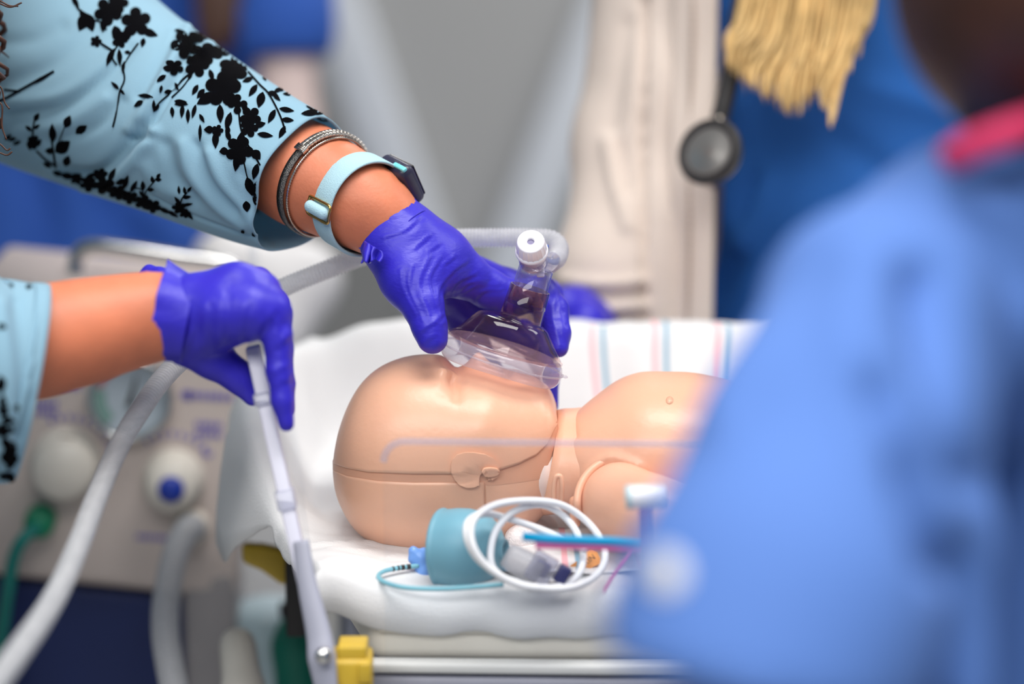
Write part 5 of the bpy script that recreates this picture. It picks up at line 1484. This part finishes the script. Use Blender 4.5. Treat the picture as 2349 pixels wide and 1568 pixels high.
# syringe like adapter: frosted barrel, clear cube, navy plug
ad = empty('sampling_adapter', P(1240, 1320, 1.262), 'frosted plastic adapter with a clear cube and navy plug', 'adapter')
FROST = clear('frosted_plastic', (228, 228, 232), 0.7, 0.3, haze=0.6, hcol=(216, 216, 220))
e1 = RGT * 0.86 - UPV * 0.50; e2 = UPV * 0.86 + RGT * 0.50
lathe('barrel', P(1160, 1270, 1.264), e1, [(0, 0), (0.006, 0), (0.0072, 0.004), (0.008, 0.014), (0.0085, 0.02), (0.004, 0.021), (0, 0.021)], FROST, ad, 32)
q2 = M(1.0, 1.262)
box('clear_cube', P(1242, 1302, 1.262), e1 * 30 * q2, e2 * 34 * q2, FWD * 0.007, clear('cube_plastic', (222, 224, 234), haze=0.28, hcol=(216, 216, 226)), ad, 0.0012)
box('dark_core', P(1243, 1303, 1.262), e1 * 18 * q2, e2 * 17 * q2, FWD * 0.004, mat('navy_core', (58, 68, 128), 0.4), ad, 0.001)
box('navy_plug', P(1290, 1317, 1.262), e1 * 15 * q2, e2 * 21 * q2, FWD * 0.005, mat('navy_plug_plastic', (26, 32, 92), 0.35, var=0.05), ad, 0.0010)
box('plug_foot', P(1280, 1340, 1.262), RGT * 22 * q2, UPV * 4 * q2, FWD * 0.003, mat('dark_plug_foot', (52, 32, 44), 0.5), ad, 0.0004)
# printed paper card and orange tag
ORANGE = mat('orange_card', (232, 152, 74), 0.6, var=0.08, vscale=300)
ZS = ZM + 0.002
def lay(px, py, z):
    """point on a level plane at height z seen at a pixel"""
    t = P(px, py, 1.0) - CAM
    return CAM + t * ((z - CAM[2]) / t[2])
otag = empty('orange_tag', P(1358, 1300, 1.30), 'small orange paper tag with dark letters among the supplies', 'tag')
tagd = 1.298
V, F = prism_vf([P(x, y, tagd + 0.0006 * (1300 - y) * 0.2) for x, y in ((1333, 1309), (1340, 1268), (1356, 1261), (1370, 1266), (1377, 1280), (1376, 1292), (1350, 1305))], FWD * 0.0006)
mk('tag_card', V, F, ORANGE, otag, False)
V, F = prism_vf([P(x, y, tagd) for x, y in ((1308, 1297), (1324, 1286), (1322, 1298), (1312, 1302))], FWD * 0.0006)
mk('tag_corner', V, F, ORANGE, otag, False)
txt = bpy.data.curves.new('tag_letters', 'FONT'); txt.body = 'SKIN'; txt.size = 0.0042; txt.extrude = 0.0001; txt.align_x = 'CENTER'
to = bpy.data.objects.new('tag_letters', txt)
COL.objects.link(to)
txt.materials.append(DARK)
ex_ = RGT * math.cos(0.66) + UPV * math.sin(0.66); ey_ = -RGT * math.sin(0.66) + UPV * math.cos(0.66); ez_ = np.cross(ex_, ey_)
pos = P(1352, 1291, tagd - 0.0015)
to.matrix_world = Matrix(((ex_[0], ey_[0], ez_[0], pos[0]), (ex_[1], ey_[1], ez_[1], pos[1]), (ex_[2], ey_[2], ez_[2], pos[2]), (0, 0, 0, 1)))
bpy.context.view_layer.update()
me_ = bpy.data.meshes.new_from_object(to.evaluated_get(bpy.context.evaluated_depsgraph_get()))
me_.transform(to.matrix_world)
bpy.data.objects.remove(to)
link('tag_letters', me_, None, otag, False)
# zip bag with cyan and pink zip
zb_ = empty('zip_bag', P(1340, 1300, 1.22), 'clear zip bag with cyan and pink zip strips', 'bag')
def strip(name, pts, d, w, m):
    rows = [[P(x, y - w / 2 + w * v, d) + FWD * 0.0004 * math.sin(x * 0.05) for v in (0, 0.5, 1)] for x, y in pts]
    o = mk(name, *loft_vf(np.array(rows), closed=False), m, zb_); solid(o, 0.0009, 0)
    return o
CYAN = mat('cyan_zip', (0, 186, 236), 0.4, var=0.03, trans=0.4); PKZ = mat('pink_zip', (250, 140, 206), 0.4, var=0.03, trans=0.45)
strip('cyan_zip', [(1198, 1230), (1260, 1235), (1340, 1238), (1420, 1241), (1520, 1248), (1640, 1256)], 1.215, 20, CYAN)
strip('pink_zip', [(1228, 1249), (1290, 1250), (1360, 1252), (1440, 1255), (1520, 1262), (1640, 1270)], 1.216, 17, PKZ)
strip('pink_edge', [(1383, 1356), (1400, 1326), (1420, 1296), (1445, 1264)], 1.222, 12, PKZ)
rows = []
for u_ in np.linspace(0, 1, 12):
    rows.append([P(1225 + 300 * v + 10 * u_, 1262 + 82 * u_ + 10 * v, 1.218 + 0.012 * u_ + 0.003 * math.sin(6 * v + 4 * u_)) for v in np.linspace(0, 1, 24)])
o = mk('bag_film', *loft_vf(np.array(rows), closed=False), clear('thin_film', (250, 250, 252), 0.9, 0.08, haze=0.03, ior=1.2), zb_)
# white end cap standing at the front of the bed
wc = empty('white_tube_fitting', P(1475, 1230, 1.19), 'white cylindrical tube fitting on a clear stem beside the blue sleeve', 'fitting')
lathe('fitting_cap', P(1440, 1140, 1.185), RGT + 0.05 * UPV, [(0.0, 0), (0.0052, 0), (0.0056, 0.001), (0.0056, 0.016), (0.005, 0.018), (0, 0.018)], WHITE_PLASTIC, wc, 32)
lathe('fitting_collar', P(1436, 1140, 1.185), RGT + 0.05 * UPV, [(0.0, -0.0005), (0.0058, 0), (0.0060, 0.002), (0.0054, 0.0025)], mat('pale_teal_collar', (176, 206, 216), 0.4), wc, 32)
tube('fitting_stem', [P(1478, 1160, 1.185), P(1478, 1220, 1.187), P(1478, 1300, 1.19), P(1478, 1345, 1.20)], 0.0032, clear('violet_stem', (196, 186, 236), haze=0.3, hcol=(170, 160, 226)), wc, 14)
